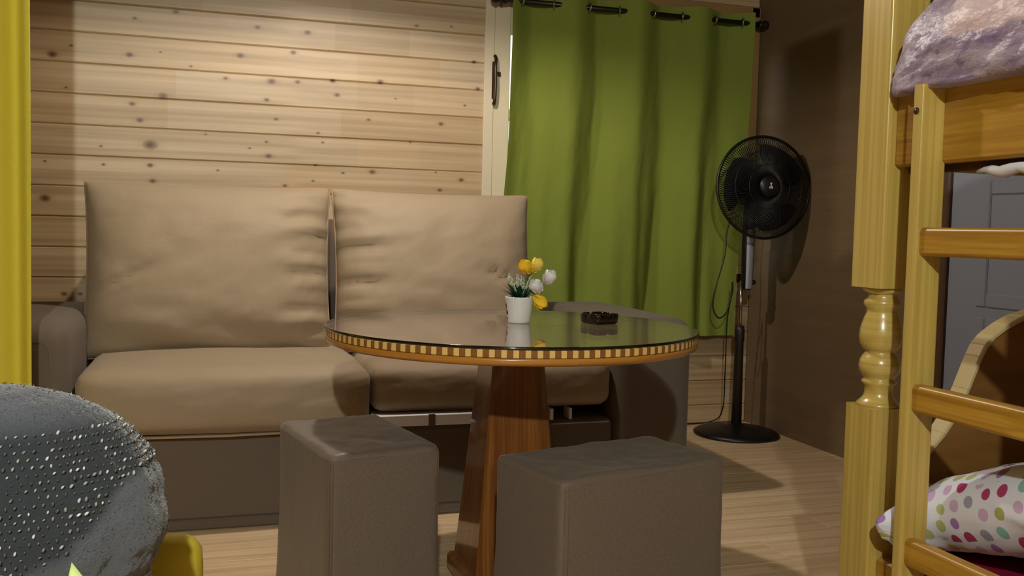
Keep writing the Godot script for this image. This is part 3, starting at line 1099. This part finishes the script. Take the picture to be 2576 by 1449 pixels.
func table_things() -> void:
	var p := thing("flower_pot", "small white pot of yellow and white artificial tulips on the glass table", "flower pot", Vector3(0.801, 0.7005, -2.474))
	part("pot", lathe([[0.0345, 0.062], [0.0365, 0.0705], [0.0385, 0.0715], [0.0392, 0.069], [0.0385, 0.064], [0.031, 0.004], [0.029, 0.0], [0.0, 0.0]], 40), M.china, p)
	part("moss", lathe([[0.0, 0.068], [0.02, 0.067], [0.035, 0.062], [0.034, 0.055]], 20), M.moss, p)
	# the printed motif on the pot's left side: a few small marks in its glaze
	var marks := [[-1.62, 0.05, 0.004, 0], [-1.55, 0.044, 0.003, 0], [-1.5, 0.029, 0.0045, 1], [-1.65, 0.024, 0.0035, 1], [-1.7, 0.036, 0.003, 0], [-1.58, 0.012, 0.003, 0]]
	for d in marks:
		var rad: float = lerpf(0.0305, 0.0385, d[1] / 0.065)
		var n := Vector3(sin(d[0]), 0, cos(d[0]))
		part("printed_mark", lathe([[0.0, 0.0006], [d[2], 0.0004], [d[2], -0.001]], 10, Transform3D(Basis(Vector3.UP.cross(n).normalized(), n, Vector3.UP.cross(n).normalized().cross(n)), n * (rad + 0.0006) + Vector3(0, d[1], 0))), M.motif_dark if d[3] else M.motif, p)
	# local axes: sideways in the picture is (0.954, 0, 0.3) in the room
	var sx := Vector3(0.954, 0, 0.3)
	var fw := Vector3(-0.3, 0, 0.954)
	var root := Vector3(0, 0.06, 0)
	tulip(p, sx * 0.030 + fw * 0.012 + Vector3(0, 0.138, 0), sx * -0.62 + Vector3(0, 0.62, 0) + fw * 0.3, 0.042, 0.017, M.petal_yellow, root)
	tulip(p, sx * 0.036 + Vector3(0, 0.140, 0), sx * 0.45 + Vector3(0, 1, 0) + fw * 0.25, 0.040, 0.0155, M.petal_lemon, root)
	tulip(p, sx * 0.058 + fw * 0.03 + Vector3(0, 0.088, 0), sx * -0.75 + Vector3(0, 0.8, 0) + fw * 0.35, 0.040, 0.0165, M.petal_white, root + sx * 0.012)
	tulip(p, sx * 0.069 + fw * 0.005 + Vector3(0, 0.108, 0), sx * 0.45 + Vector3(0, 0.8, 0) + fw * 0.35, 0.042, 0.0175, M.petal_white, root + sx * 0.012)
	tulip(p, sx * 0.042 + fw * 0.025 + Vector3(0, 0.078, 0), sx * 0.62 + Vector3(0, -0.85, 0) + fw * 0.25, 0.044, 0.0165, M.petal_yellow, root + sx * 0.015)
	# foliage: long narrow leaves, and pale flowering sprigs
	for k in 64:
		var an := rng.randf() * TAU
		var reach := rng.randf_range(0.012, 0.048)
		var h := rng.randf_range(0.03, 0.062)
		if k == 0:
			an = PI + 0.1
			reach = 0.064
			h = 0.045
		var dir := sx * cos(an) + fw * sin(an)
		var side := dir.cross(Vector3.UP).normalized()
		var st := begin(true)
		var b := root + dir * 0.008
		add_sheet(st, func(u: float, v: float) -> Vector3:
			var ww := 0.0042 * sin(clampf(v * 0.9 + 0.1, 0, 1) * PI) * (u - 0.5) * 2.0
			return b + dir * reach * pow(v, 1.3) + Vector3(0, h * v - 0.01 * v * v, 0) + side * ww, 2, 8)
		part("leaf", done(st), M.leaf, p)
	for d in [[-0.033, 0.082, 0.02], [-0.024, 0.075, 0.01], [-0.006, 0.082, 0.012], [0.006, 0.078, 0.02], [0.013, 0.066, 0.024], [-0.014, 0.055, 0.03], [0.034, 0.09, 0.0]]:
		var tip: Vector3 = root + sx * d[0] + fw * d[2] + Vector3(0, d[1] - 0.012, 0)
		var sp := begin(true)
		add_tube(sp, [root, root.lerp(tip, 0.6), tip], 0.0009, 5)
		for q in 9:
			var c := root.lerp(tip, 0.45 + 0.55 * q / 8.0) + Vector3(rng.randf_range(-0.004, 0.004), rng.randf_range(-0.002, 0.003), rng.randf_range(-0.004, 0.004))
			add_lathe(sp, [[0.0, 0.0045], [0.0022, 0.001], [0.0016, -0.003], [0.0, -0.004]], 6, Transform3D(Basis(Vector3(1, 0, 0.3).normalized(), rng.randf_range(-0.7, 0.7)), c))
		part("sprig", done(sp), M.sprig, p)
	# ashtray: a square dark glass block with a hollow and rounded corners
	var a := thing("ashtray", "small dark square glass ashtray on the glass table right of the flower pot", "ashtray", Vector3(1.026, 0.7005, -2.445), 0.30)
	a.scale = Vector3(0.80, 0.92, 0.80)
	var st := begin(true)
	var f := func(u: float, v: float) -> Vector3:
		var an := -u * TAU
		var n := 6.0
		var rr := pow(pow(absf(cos(an)), n) + pow(absf(sin(an)), n), -1.0 / n)
		var prof := [[0.0, 0.008], [0.03, 0.008], [0.038, 0.012], [0.043, 0.028], [0.046, 0.031], [0.050, 0.031], [0.053, 0.027], [0.051, 0.004], [0.047, 0.0], [0.0, 0.0]]
		var k := int(round((1.0 - v) * 9.0))
		var y: float = prof[k][1]
		if k >= 3 and k <= 6:
			y -= 0.007 * exp(-pow(sin(an * 2.0) * 5.0, 2.0))
		return Vector3(rr * cos(an) * prof[k][0], y, rr * sin(an) * prof[k][0])
	add_sheet(st, f, 64, 9)
	part("bowl", done(st), M.ashglass, a)


# ---------------------------------------------------------------- fan
func fan() -> void:
	var t := thing("pedestal_fan", "black pedestal fan standing in the corner right of the curtain", "fan", Vector3(2.405, 0, -4.0))
	part("base", lathe([[0.0, 0.055], [0.03, 0.053], [0.05, 0.043], [0.13, 0.034], [0.185, 0.022], [0.203, 0.010], [0.2, 0.0], [0.0, 0.0]], 48), M.black, t)
	part("lower_pole", lathe([[0.0, 0.525], [0.020, 0.525], [0.0235, 0.505], [0.0235, 0.455], [0.0205, 0.445], [0.0245, 0.05], [0.0, 0.05]], 20), M.darkbrown, t)
	part("inner_tube", lathe([[0.0, 0.74], [0.008, 0.74], [0.008, 0.50], [0.0, 0.5]], 14), M.chrome, t)
	# control column: dark housing with a silver front
	part("control_column", lathe([[0.0, 1.03], [0.026, 1.025], [0.03, 1.0], [0.029, 0.86], [0.026, 0.72], [0.022, 0.70], [0.0, 0.698]], 24), M.black, t, Vector3(0.01, 0, 0.03))
	var st := begin(true)
	add_sheet(st, func(u: float, v: float) -> Vector3:
		var an := lerpf(-0.75, 0.55, u)
		var r := lerpf(0.0275, 0.0315, v)
		return Vector3(r * sin(an), lerpf(0.705, 0.985, v), r * cos(an)), 8, 6)
	part("silver_front", done(st), M.silver, t, Vector3(0.01, 0, 0.03))
	part("knob", lathe([[0.0, 0.018], [0.01, 0.016], [0.012, 0.0], [0.0, 0.0]], 14, Transform3D(Basis(Vector3.FORWARD, PI / 2), Vector3.ZERO)), M.black, t, Vector3(0.03, 0.735, 0.04))
	# head: turned to face along the side wall, tipped up a little
	var head := Node3D.new()
	head.name = "fan_head"
	t.add_child(head, true)
	head.position = Vector3(-0.005, 1.165, 0.03)
	head.rotation = Vector3(-0.06, -0.06, 0)
	var turn := Transform3D(Basis(Vector3.RIGHT, PI / 2), Vector3.ZERO)  # lathe axis to +z
	part("motor", lathe([[0.0, 0.09], [0.05, 0.085], [0.062, 0.06], [0.062, -0.05], [0.05, -0.085], [0.0, -0.1]], 28, turn), M.black, head, Vector3(0, 0, -0.0))
	part("neck", lathe([[0.0, 0.0], [0.024, 0.0], [0.028, -0.14], [0.0, -0.14]], 18), M.black, head, Vector3(0.01, -0.02, 0.0))
	var R := 0.231
	var C := 0.155
	var ring := []
	for k in 64:
		var an := TAU * k / 64
		ring.append(Vector3(R * cos(an), R * sin(an), C))
	part("guard_rim", tube(ring, 0.0065, 10, true), M.black, head)
	for side in [1.0, -1.0]:
		var g := begin(true)
		var depth := 0.052 if side > 0 else 0.06
		for k in 130:
			var an := TAU * k / 130
			var pts := []
			for q in 7:
				var s := q / 6.0
				var r := lerpf(0.045, R - 0.002, s)
				var tw: float = 0.35 * (1.0 - s) * side
				pts.append(Vector3(r * cos(an + tw), r * sin(an + tw), C + side * depth * sqrt(maxf(1.0 - s * s * s, 0.0))))
			add_tube(g, pts, 0.0016, 4)
		for rr in [0.10, 0.165]:
			var pts := []
			var s: float = (rr - 0.045) / (R - 0.047)
			for k in 48:
				pts.append(Vector3(rr * cos(TAU * k / 48), rr * sin(TAU * k / 48), C + side * depth * sqrt(1.0 - s * s * s)))
			add_tube(g, pts, 0.0018, 5, true)
		var w := part("front_guard" if side > 0 else "rear_guard", done(g), M.wire, head)
		w.set_meta("kind", "stuff")
	part("front_cap", lathe([[0.0, 0.012], [0.035, 0.009], [0.05, 0.002], [0.05, -0.004], [0.0, -0.004]], 28, turn), M.black, head, Vector3(0, 0, C + 0.054))
	# badge: a small round mark above three short bars
	var bz := C + 0.0675
	part("badge_mark", lathe([[0.0, 0.001], [0.0048, 0.0006], [0.0048, -0.003]], 14, turn), M.badge, head, Vector3(0.001, 0.011, bz))
	part("badge_mark", box(Vector3(0, 0.003, bz - 0.001), Vector3(0.005, 0.007, 0.003), 0.0005), M.badge, head)
	for k in 3:
		part("badge_mark", box(Vector3(-0.006 + 0.006 * k, -0.006, bz - 0.0015), Vector3(0.0044, 0.010, 0.003), 0.0006), M.badge, head)
	# rotor at rest
	var rot := Node3D.new()
	rot.name = "blade"
	part("blade_hub", lathe([[0.0, 0.035], [0.03, 0.03], [0.042, 0.01], [0.042, -0.02], [0.0, -0.02]], 24, turn), M.black, head, Vector3(0, 0, C))
	rot.free()
	for k in 3:
		var b := begin(true)
		var blade := func(u: float, v: float) -> Vector3:
			var r := lerpf(0.035, 0.198, v)
			var half := 0.35 + 0.42 * sin(clampf(v * 0.95, 0, 1) * PI * 0.8)
			var an := (u - 0.5) * 2.0 * half + 0.5 * v
			return Vector3(r * cos(an), r * sin(an), (u - 0.5) * -0.05 * (1.0 - 0.3 * v))
		add_sheet(b, blade, 12, 10)
		add_sheet(b, func(u: float, v: float) -> Vector3: return blade.call(u, v) - Vector3(0, 0, 0.002), 12, 10, true)
		part("blade", done(b), M.black, head, Vector3(0, 0, C), Vector3(0, 0, TAU * k / 3.0 + 2.6))
	# cord: down from the motor, a tied-up loop, and away behind the pole
	var cord := smooth_line([Vector3(-0.03, 1.12, -0.03), Vector3(-0.075, 0.98, -0.02), Vector3(-0.095, 0.86, 0.0), Vector3(-0.145, 0.72, 0.02), Vector3(-0.160, 0.62, 0.02), Vector3(-0.13, 0.565, 0.02), Vector3(-0.085, 0.585, 0.01), Vector3(-0.055, 0.66, 0.0), Vector3(-0.045, 0.73, -0.01), Vector3(-0.035, 0.69, -0.02), Vector3(-0.04, 0.55, -0.05), Vector3(-0.03, 0.3, -0.07), Vector3(-0.02, 0.1, -0.1), Vector3(-0.02, 0.02, -0.215), Vector3(-0.2, 0.006, -0.24), Vector3(-0.5, 0.006, -0.24)], 8)
	part("cord", tube(cord, 0.0032, 6), M.black, t)


# ---------------------------------------------------------------- bunk bed
func bed_post(parent: Node, x: float, z: float) -> void:
	var w := 0.095
	var p := part("post", round_bar(Vector3(0, 1.43, 0), Vector3(w, 1.16, w), 0.007), M.bedwood, parent, Vector3(x, 0, z))
	part("lower_block", round_bar(Vector3(0, 0.3, 0), Vector3(w, 0.60, w), 0.007, Transform3D(), Vector2(0.3, 0.2)), M.bedwood, p)
	part("turned_section", lathe([[0.0, 0.852], [0.040, 0.852], [0.042, 0.842], [0.030, 0.838], [0.029, 0.830], [0.037, 0.822], [0.038, 0.814], [0.032, 0.806], [0.031, 0.798], [0.036, 0.786], [0.0425, 0.765], [0.0445, 0.748], [0.0425, 0.732], [0.036, 0.720], [0.0305, 0.7155], [0.0305, 0.7125], [0.036, 0.706], [0.041, 0.696], [0.0425, 0.686], [0.041, 0.673], [0.034, 0.662], [0.030, 0.6575], [0.035, 0.654], [0.036, 0.649], [0.030, 0.644], [0.0285, 0.633], [0.030, 0.622], [0.036, 0.613], [0.044, 0.606], [0.045, 0.6], [0.0, 0.598]], 32), M.bedwood, p)


func bunk_bed() -> void:
	var b := thing("bunk_bed", "varnished pine bunk bed with turned posts and a ladder at right", "bunk bed", Vector3(1.3, 0, -1.63))
	# local: x from the room side, z from the far posts towards the camera
	for d in [[0.0475, -0.0475], [0.98, -0.0475], [0.0475, 2.0], [0.98, 2.0]]:
		bed_post(b, d[0], d[1])
	var rail := func(x: float, y: float, h: float) -> void:
		part("side_rail", box(Vector3(x, y, 0.976), Vector3(0.028, h, 1.955), 0.005, Transform3D(), Vector2(0.1, 0.3 * y)), M.railwood, b)
	rail.call(0.036, 1.172, 0.148)
	rail.call(0.99, 1.172, 0.148)
	rail.call(0.036, 0.235, 0.11)
	rail.call(0.99, 0.235, 0.11)
	# mattress supports
	for y in [1.104, 0.215]:
		for k in 13:
			part("slat", box(Vector3(0.513, y + 0.012, 0.07 + k * 0.152), Vector3(0.92, 0.018, 0.075), 0.002), M.slat, b)
		for x in [0.064, 0.962]:
			part("slat_ledge", box(Vector3(x, y - 0.008, 0.976), Vector3(0.026, 0.022, 1.94), 0.002), M.slat, b)
	# end boards with a scalloped outline, pale at the cut edge
	for z in [-0.0475, 2.0]:
		var o := PackedVector2Array([Vector2(0.09, 0.2), Vector2(0.937, 0.2), Vector2(0.937, 0.42)])
		for q in [[0.80, 0.545], [0.765, 0.63], [0.735, 0.70], [0.722, 0.724], [0.70, 0.745], [0.64, 0.778], [0.58, 0.796], [0.5135, 0.802], [0.447, 0.796], [0.40, 0.784], [0.36, 0.766], [0.325, 0.744], [0.305, 0.724], [0.292, 0.70], [0.262, 0.63], [0.235, 0.575], [0.205, 0.535], [0.09, 0.42]]:
			o.append(Vector2(q[0], q[1]))
		var eb := part("end_board", extrude(o, -0.014, 0.014), M.boardwood, b, Vector3(0, 0, z))
		var line := []
		for k in range(2, o.size()):
			line.append(o[k])
		var st := begin()
		for k in line.size() - 1:
			var p0: Vector2 = line[k]
			var p1: Vector2 = line[k + 1]
			var d := (p1 - p0).normalized()
			var n := Vector2(d.y, -d.x)
			if n.dot((p0 + p1) / 2 - Vector2(0.5135, 0.4)) < 0.0:
				n = -n
			var xf := Transform3D(Basis(Vector3(d.x, d.y, 0), Vector3(n.x, n.y, 0), Vector3(0, 0, 1)), Vector3((p0.x + p1.x) / 2, (p0.y + p1.y) / 2, 0))
			add_box(st, Vector3(0, 0.0, 0), Vector3(p0.distance_to(p1) + 0.004, 0.012, 0.046), 0.003, xf)
		part("board_edging", done(st), M.boardedge, eb)
		part("end_rail", box(Vector3(0.5135, 1.172, z), Vector3(0.84, 0.148, 0.028), 0.005), M.railwood, b)
	# ladder on the room side
	var l := Node3D.new()
	l.name = "ladder"
	b.add_child(l, true)
	for z in [0.12, 0.53]:
		part("stile", round_bar(Vector3(0.001, 0.622, z), Vector3(0.062, 1.244, 0.026), 0.006, Transform3D(), Vector2(0.2 + z, 0.1)), M.bedwood, l)
		part("bolt", lathe([[0.0, 0.004], [0.006, 0.003], [0.007, 0.0], [0.0, 0.0]], 12, Transform3D(Basis(Vector3.BACK, PI / 2), Vector3.ZERO)), M.bronze, l, Vector3(-0.0295, 1.195, z - 0.001))
	for y in [0.948, 0.648, 0.348, 0.09]:
		part("rung", round_bar(Vector3.ZERO, Vector3(0.030, 0.385, 0.054), 0.009, Transform3D(Basis(Vector3.RIGHT, PI / 2), Vector3(-0.006, y, 0.325)), Vector2(0.3, y)), M.railwood, l)


# ---------------------------------------------------------------- bedding
func bedding() -> void:
	var um := thing("mattress", "thin white mattress on the upper bunk, its edge under the purple quilt", "mattress", Vector3(1.3, 0, -1.63))
	part("cover", cushion_mesh(Vector3(0.87, 0.105, 1.9), 0.03, Vector3(0, 0.002, 0), 0.0), M.mattress, um, Vector3(0.513, 1.181, 0.976))
	# purple quilt over the upper mattress: a thick soft slab, round at the far end, that bulges over the rail
	var q := thing("quilt", "shiny purple flowered quilt bulging over the upper bunk's rail", "quilt", Vector3(1.283, 1.237, -1.622))
	var st := begin(true)
	var sec := func(u: float, v: float) -> Vector3:
		# u goes round the section from the room-side foot over the top to the wall side; v from far end to the near end
		var z := v * 1.62
		var hgt := 0.27 * pow(1.0 - pow(clampf(1.0 - z / 0.16, 0.0, 1.0), 2.4), 0.45)
		var a := u * PI
		var n := 3.2
		var rr := pow(pow(absf(cos(a)), n) + pow(absf(sin(a)), n), -1.0 / n)
		var half := 0.49 * pow(1.0 - pow(clampf(1.0 - z / 0.10, 0.0, 1.0), 2.0) * 0.12, 0.5)
		var x := 0.472 - rr * cos(a) * half
		var y := rr * sin(a) * maxf(hgt, 0.002)
		var p := Vector3(x, y, z)
		var wob := nz.get_noise_3d(x * 5.0, y * 11.0, z * 6.0) * 0.018 + nz.get_noise_3d(x * 16.0, y * 24.0, z * 18.0) * 0.008
		p += Vector3(-cos(a), sin(a) * 0.7, -0.3 if v < 0.1 else 0.0) * wob * clampf(hgt / 0.1, 0.3, 1.0)
		if u < 0.12:
			p.x += 0.012 * (1.0 - u / 0.12)
		return p
	add_sheet(st, sec, 90, 110, true, func(u: float, v: float) -> Vector2: return Vector2(v * 1.62 * 1.45, 1.0 - u * 2.4))
	# foot: flat underside
	add_sheet(st, func(u: float, v: float) -> Vector3:
		var a: Vector3 = sec.call(0.0, v)
		var b: Vector3 = sec.call(1.0, v)
		return a.lerp(b, u), 4, 110)
	part("cover", done(st), M.quilt, q)
	var wp := thing("folded_sheet", "white rolled cloth tucked under the upper bunk's rail", "sheet", Vector3(1.333, 1.078, -1.42))
	var rl := begin(true)
	var pts := []
	var rad := []
	for k in 26:
		var s := k / 25.0
		pts.append(Vector3(0.0 + 0.003 * sin(s * 21.0), 0.003 * sin(s * 33.0), s * 0.42))
		rad.append(0.0105 * clampf(s * 12.0, 0.3, 1.0) * (1.0 + 0.15 * sin(s * 47.0)))
	add_tube(rl, pts, 0.01, 10, false, rad)
	part("roll", done(rl), M.mattress, wp)
	var lm := thing("mattress", "mattress of the lower bunk under a magenta sheet", "mattress", Vector3(1.3, 0, -1.63))
	part("cover", cushion_mesh(Vector3(0.86, 0.12, 1.9), 0.03, Vector3(0, 0.004, 0)), M.mattress, lm, Vector3(0.513, 0.252, 0.976))
	part("magenta_sheet", cushion_mesh(Vector3(0.872, 0.06, 1.92), 0.028, Vector3(0, 0.004, 0), 0.006, 3.0), M.magenta, lm, Vector3(0.513, 0.289, 0.976))
	# pillow with coloured dots on the lower bunk
	var p := thing("pillow", "white pillow with coloured dots on the lower bunk, behind the ladder", "pillow", Vector3(1.585, 0.452, -1.29), 0.0)
	p.rotation = Vector3(0.0, 0.0, -0.03)
	# its end bulges out between the ladder and the post
	var warp := func(v: Vector3) -> Vector3:
		var out := 0.105 * exp(-pow((v.z + 0.275) / 0.028, 2.0)) * clampf(-v.x / 0.2, 0.0, 1.0) * smoothstep(0.06, -0.02, v.y)
		return v + Vector3(-out, 0.098 * smoothstep(-0.32, 0.08, v.z) - 0.062 + 0.015 * smoothstep(-0.2, 0.2, v.x), 0)
	part("pillowcase", cushion_mesh(Vector3(0.47, 0.15, 0.60), 0.07, Vector3(0.0, 0.026, 0.01), 0.012, 2.0, 2.3, warp), M.dots, p)


# ---------------------------------------------------------------- the near left corner
func foreground() -> void:
	# yellow curtain hanging at the left edge
	var c := thing("curtain", "bright yellow curtain hanging at the left edge of the room", "curtain", Vector3(-0.812, 0, -2.95))
	var st := begin(true)
	var f := func(u: float, v: float) -> Vector3:
		var x := lerpf(-0.42, 0.335, u)
		var z := 0.03 * cos((u - 1.0) * 40.0) + 0.012 * sin(u * 71.0 + v)
		return Vector3(x, lerpf(0.03, 2.4, v), z + 0.004 * sin(v * 9.0))
	add_sheet(st, f, 120, 24)
	part("cloth", done(st), M.yellow, c)
	part("curtain_track", box(Vector3(-0.05, 2.425, 0.0), Vector3(0.95, 0.05, 0.05), 0.004), M.white_trim, c)
	# yellow chair; only the rounded corner of its back shows
	var ch := thing("chair", "yellow chair with rounded corners, mostly hidden behind the grey blanket", "chair", Vector3(-0.235, 0, -0.9))
	part("backrest", cushion_mesh(Vector3(0.455, 0.40, 0.05), 0.024, Vector3(0, 0, 0.006)), M.yellowseat, ch, Vector3(0, 0.430, -0.125))
	part("seat", cushion_mesh(Vector3(0.45, 0.06, 0.42), 0.028, Vector3(0, 0.006, 0)), M.yellowseat, ch, Vector3(0, 0.37, 0.06))
	for s in [[-1, -1], [1, -1], [-1, 1], [1, 1]]:
		part("leg", lathe([[0.0, 0.34], [0.018, 0.34], [0.013, 0.0], [0.0, 0.0]], 14), M.black, ch, Vector3(s[0] * 0.19, 0, 0.06 + s[1] * 0.17))
	# the grey blanket bundled on the chair's seat
	var b := thing("blanket", "dark grey fleece blanket with glittering knitted stitches, bundled up on the yellow chair", "blanket", Vector3(-0.19, 0, -0.86))
	var prof := [[0.402, 0.165], [0.50, 0.168], [0.56, 0.146], [0.60, 0.143], [0.632, 0.139], [0.655, 0.137], [0.672, 0.146], [0.69, 0.153], [0.708, 0.154], [0.73, 0.149], [0.752, 0.139], [0.772, 0.124], [0.788, 0.108], [0.803, 0.082], [0.812, 0.05], [0.816, 0.0]]
	var rad := func(y: float) -> float:
		for k in prof.size() - 1:
			if y <= prof[k + 1][0]:
				var s: float = (y - prof[k][0]) / (prof[k + 1][0] - prof[k][0])
				return lerpf(prof[k][1], prof[k + 1][1], s * s * (3.0 - 2.0 * s) if k < 10 else s)
		return 0.0
	var dome := func(u: float, v: float) -> Vector3:
		var an := u * TAU
		var y := 0.402 + (0.816 - 0.402) * (1.0 - pow(1.0 - v, 1.7))
		var r: float = rad.call(y)
		var lobes := 1.0 + 0.05 * nz.get_noise_3d(sin(an) * 1.6, y * 9.0, cos(an) * 1.6) + 0.012 * nz.get_noise_3d(sin(an) * 5.0, y * 26.0, cos(an) * 5.0)
		lobes *= lerpf(1.0, 1.02, 0.5 + 0.5 * sin(an))
		return Vector3(r * sin(an) * lobes, y, r * cos(an) * lobes * 0.62)
	# which part of the surface is the knitted panel (upper left, facing the room)
	var knit := func(p: Vector3) -> float:
		var d := (p.x - 0.092) * 0.64 - (p.y - 0.732) * 0.768 - 0.020
		return clampf(-d / 0.012 + 0.5 + 1.2 * nz.get_noise_2d(p.x * 14.0, p.y * 14.0), 0.0, 1.0) * clampf((0.80 - p.y) / 0.02, 0.0, 1.0)
	st = begin(true)
	var nu := 220
	var nv := 110
	var grid := []
	for j in nv + 1:
		for i in nu + 1:
			var p: Vector3 = dome.call(float(i) / nu, float(j) / nv)
			var fluff := 0.0016 * nz.get_noise_3d(p.x * 110.0, p.y * 110.0, p.z * 110.0)
			grid.append(p + Vector3(p.x, 0.0, p.z * 1.6).normalized() * fluff)
	var plush := Color(0.095, 0.107, 0.130)
	var dark := Color(0.034, 0.040, 0.050)
	for j in nv:
		for i in nu:
			for id in [[i, j], [i + 1, j + 1], [i + 1, j], [i, j], [i, j + 1], [i + 1, j + 1]]:
				var p: Vector3 = grid[id[1] * (nu + 1) + id[0]]
				st.set_color(plush.lerp(dark, knit.call(p)))
				st.set_uv(Vector2.ZERO)
				st.add_vertex(p)
	part("fleece", done(st), M.fleece, b)
	var stitch := begin(true)
	var y := 0.52
	var rowi := 0
	while y < 0.80:
		var r: float = rad.call(y)
		var n := int(TAU * r / 0.0064)
		for k in n:
			var u := (k + 0.5 * (rowi % 2)) / n
			if u > 0.42 and u < 0.72:
				continue
			var v := 1.0 - pow(1.0 - (y - 0.402) / 0.414, 1.0 / 1.7)
			var p: Vector3 = dome.call(u, v)
			if knit.call(p) < 0.6 or rng.randf() < 0.06:
				continue
			var nrm := Vector3(p.x, 0.25 * r, p.z * 1.6).normalized()
			var sz := rng.randf_range(0.0005, 0.0012)
			var glint := pow(rng.randf(), 2.6) * 0.62 + 0.07
			stitch.set_color(Color(glint, glint * 1.01, glint * 1.03))
			add_lathe(stitch, [[0.0, sz * 2.1], [sz, sz * 0.8], [sz, -sz * 0.8], [0.0, -sz * 2.1]], 5, Transform3D(Basis(Vector3(0, 0, 1), rng.randf_range(-1.0, 0.0)), p + nrm * 0.0012))
		y += 0.0054
		rowi += 1
	var sp := part("silver_stitches", done(stitch), M.silver_yarn, b)
	sp.set_meta("kind", "stuff")
	# the pile: short hairs all over the fleece
	var pile := SurfaceTool.new()
	pile.begin(Mesh.PRIMITIVE_TRIANGLES)
	for k in 9000:
		var u := rng.randf()
		if u > 0.45 and u < 0.7:
			continue
		var v := rng.randf()
		var p: Vector3 = dome.call(u, v)
		var hk: float = knit.call(p)
		if hk > 0.5 and rng.randf() < 0.75:
			continue
		var nrm := Vector3(p.x, 0.3 * p.length() * 0.3, p.z * 1.6).normalized()
		var d := (nrm + Vector3(rng.randf_range(-1, 1), rng.randf_range(-1, 1), rng.randf_range(-1, 1)) * 1.4).normalized()
		var w := d.cross(Vector3(rng.randf_range(-1, 1), rng.randf_range(-1, 1), rng.randf_range(-1, 1))).normalized() * 0.0004
		if (w * 2.0).cross(d).dot(nrm) < 0.0:
			w = -w
		var pc := plush.lerp(dark, hk) * rng.randf_range(0.9, 1.35)
		pile.set_color(Color(pc.r, pc.g, pc.b))
		pile.set_normal(nrm)
		tri(pile, p - w, p + w, p + d * rng.randf_range(0.0012, 0.0032))
	part("fleece_pile", pile.commit(), M.fleece, b).set_meta("kind", "stuff")
	# pale green cloth in front of the blanket
	var g := thing("cloth", "pale lime green cloth with a pointed corner in front of the grey blanket", "cloth", Vector3(-0.076, 0.018, -0.69))
	st = begin(true)
	var tip := func(u: float, v: float) -> Vector3:
		var an := u * TAU
		var k := pow(1.0 - v, 0.8)
		var fold := 1.0 + 0.16 * sin(an * 4.0 + 1.0) * k
		return Vector3(-0.012 + 0.075 * sin(an) * k * fold + 0.045 * k, lerpf(0.40, 0.706, v) - 0.02 * k * sin(an), 0.045 * cos(an) * k * fold + 0.012)
	add_sheet(st, tip, 60, 24)
	part("folds", done(st), M.lime, g)
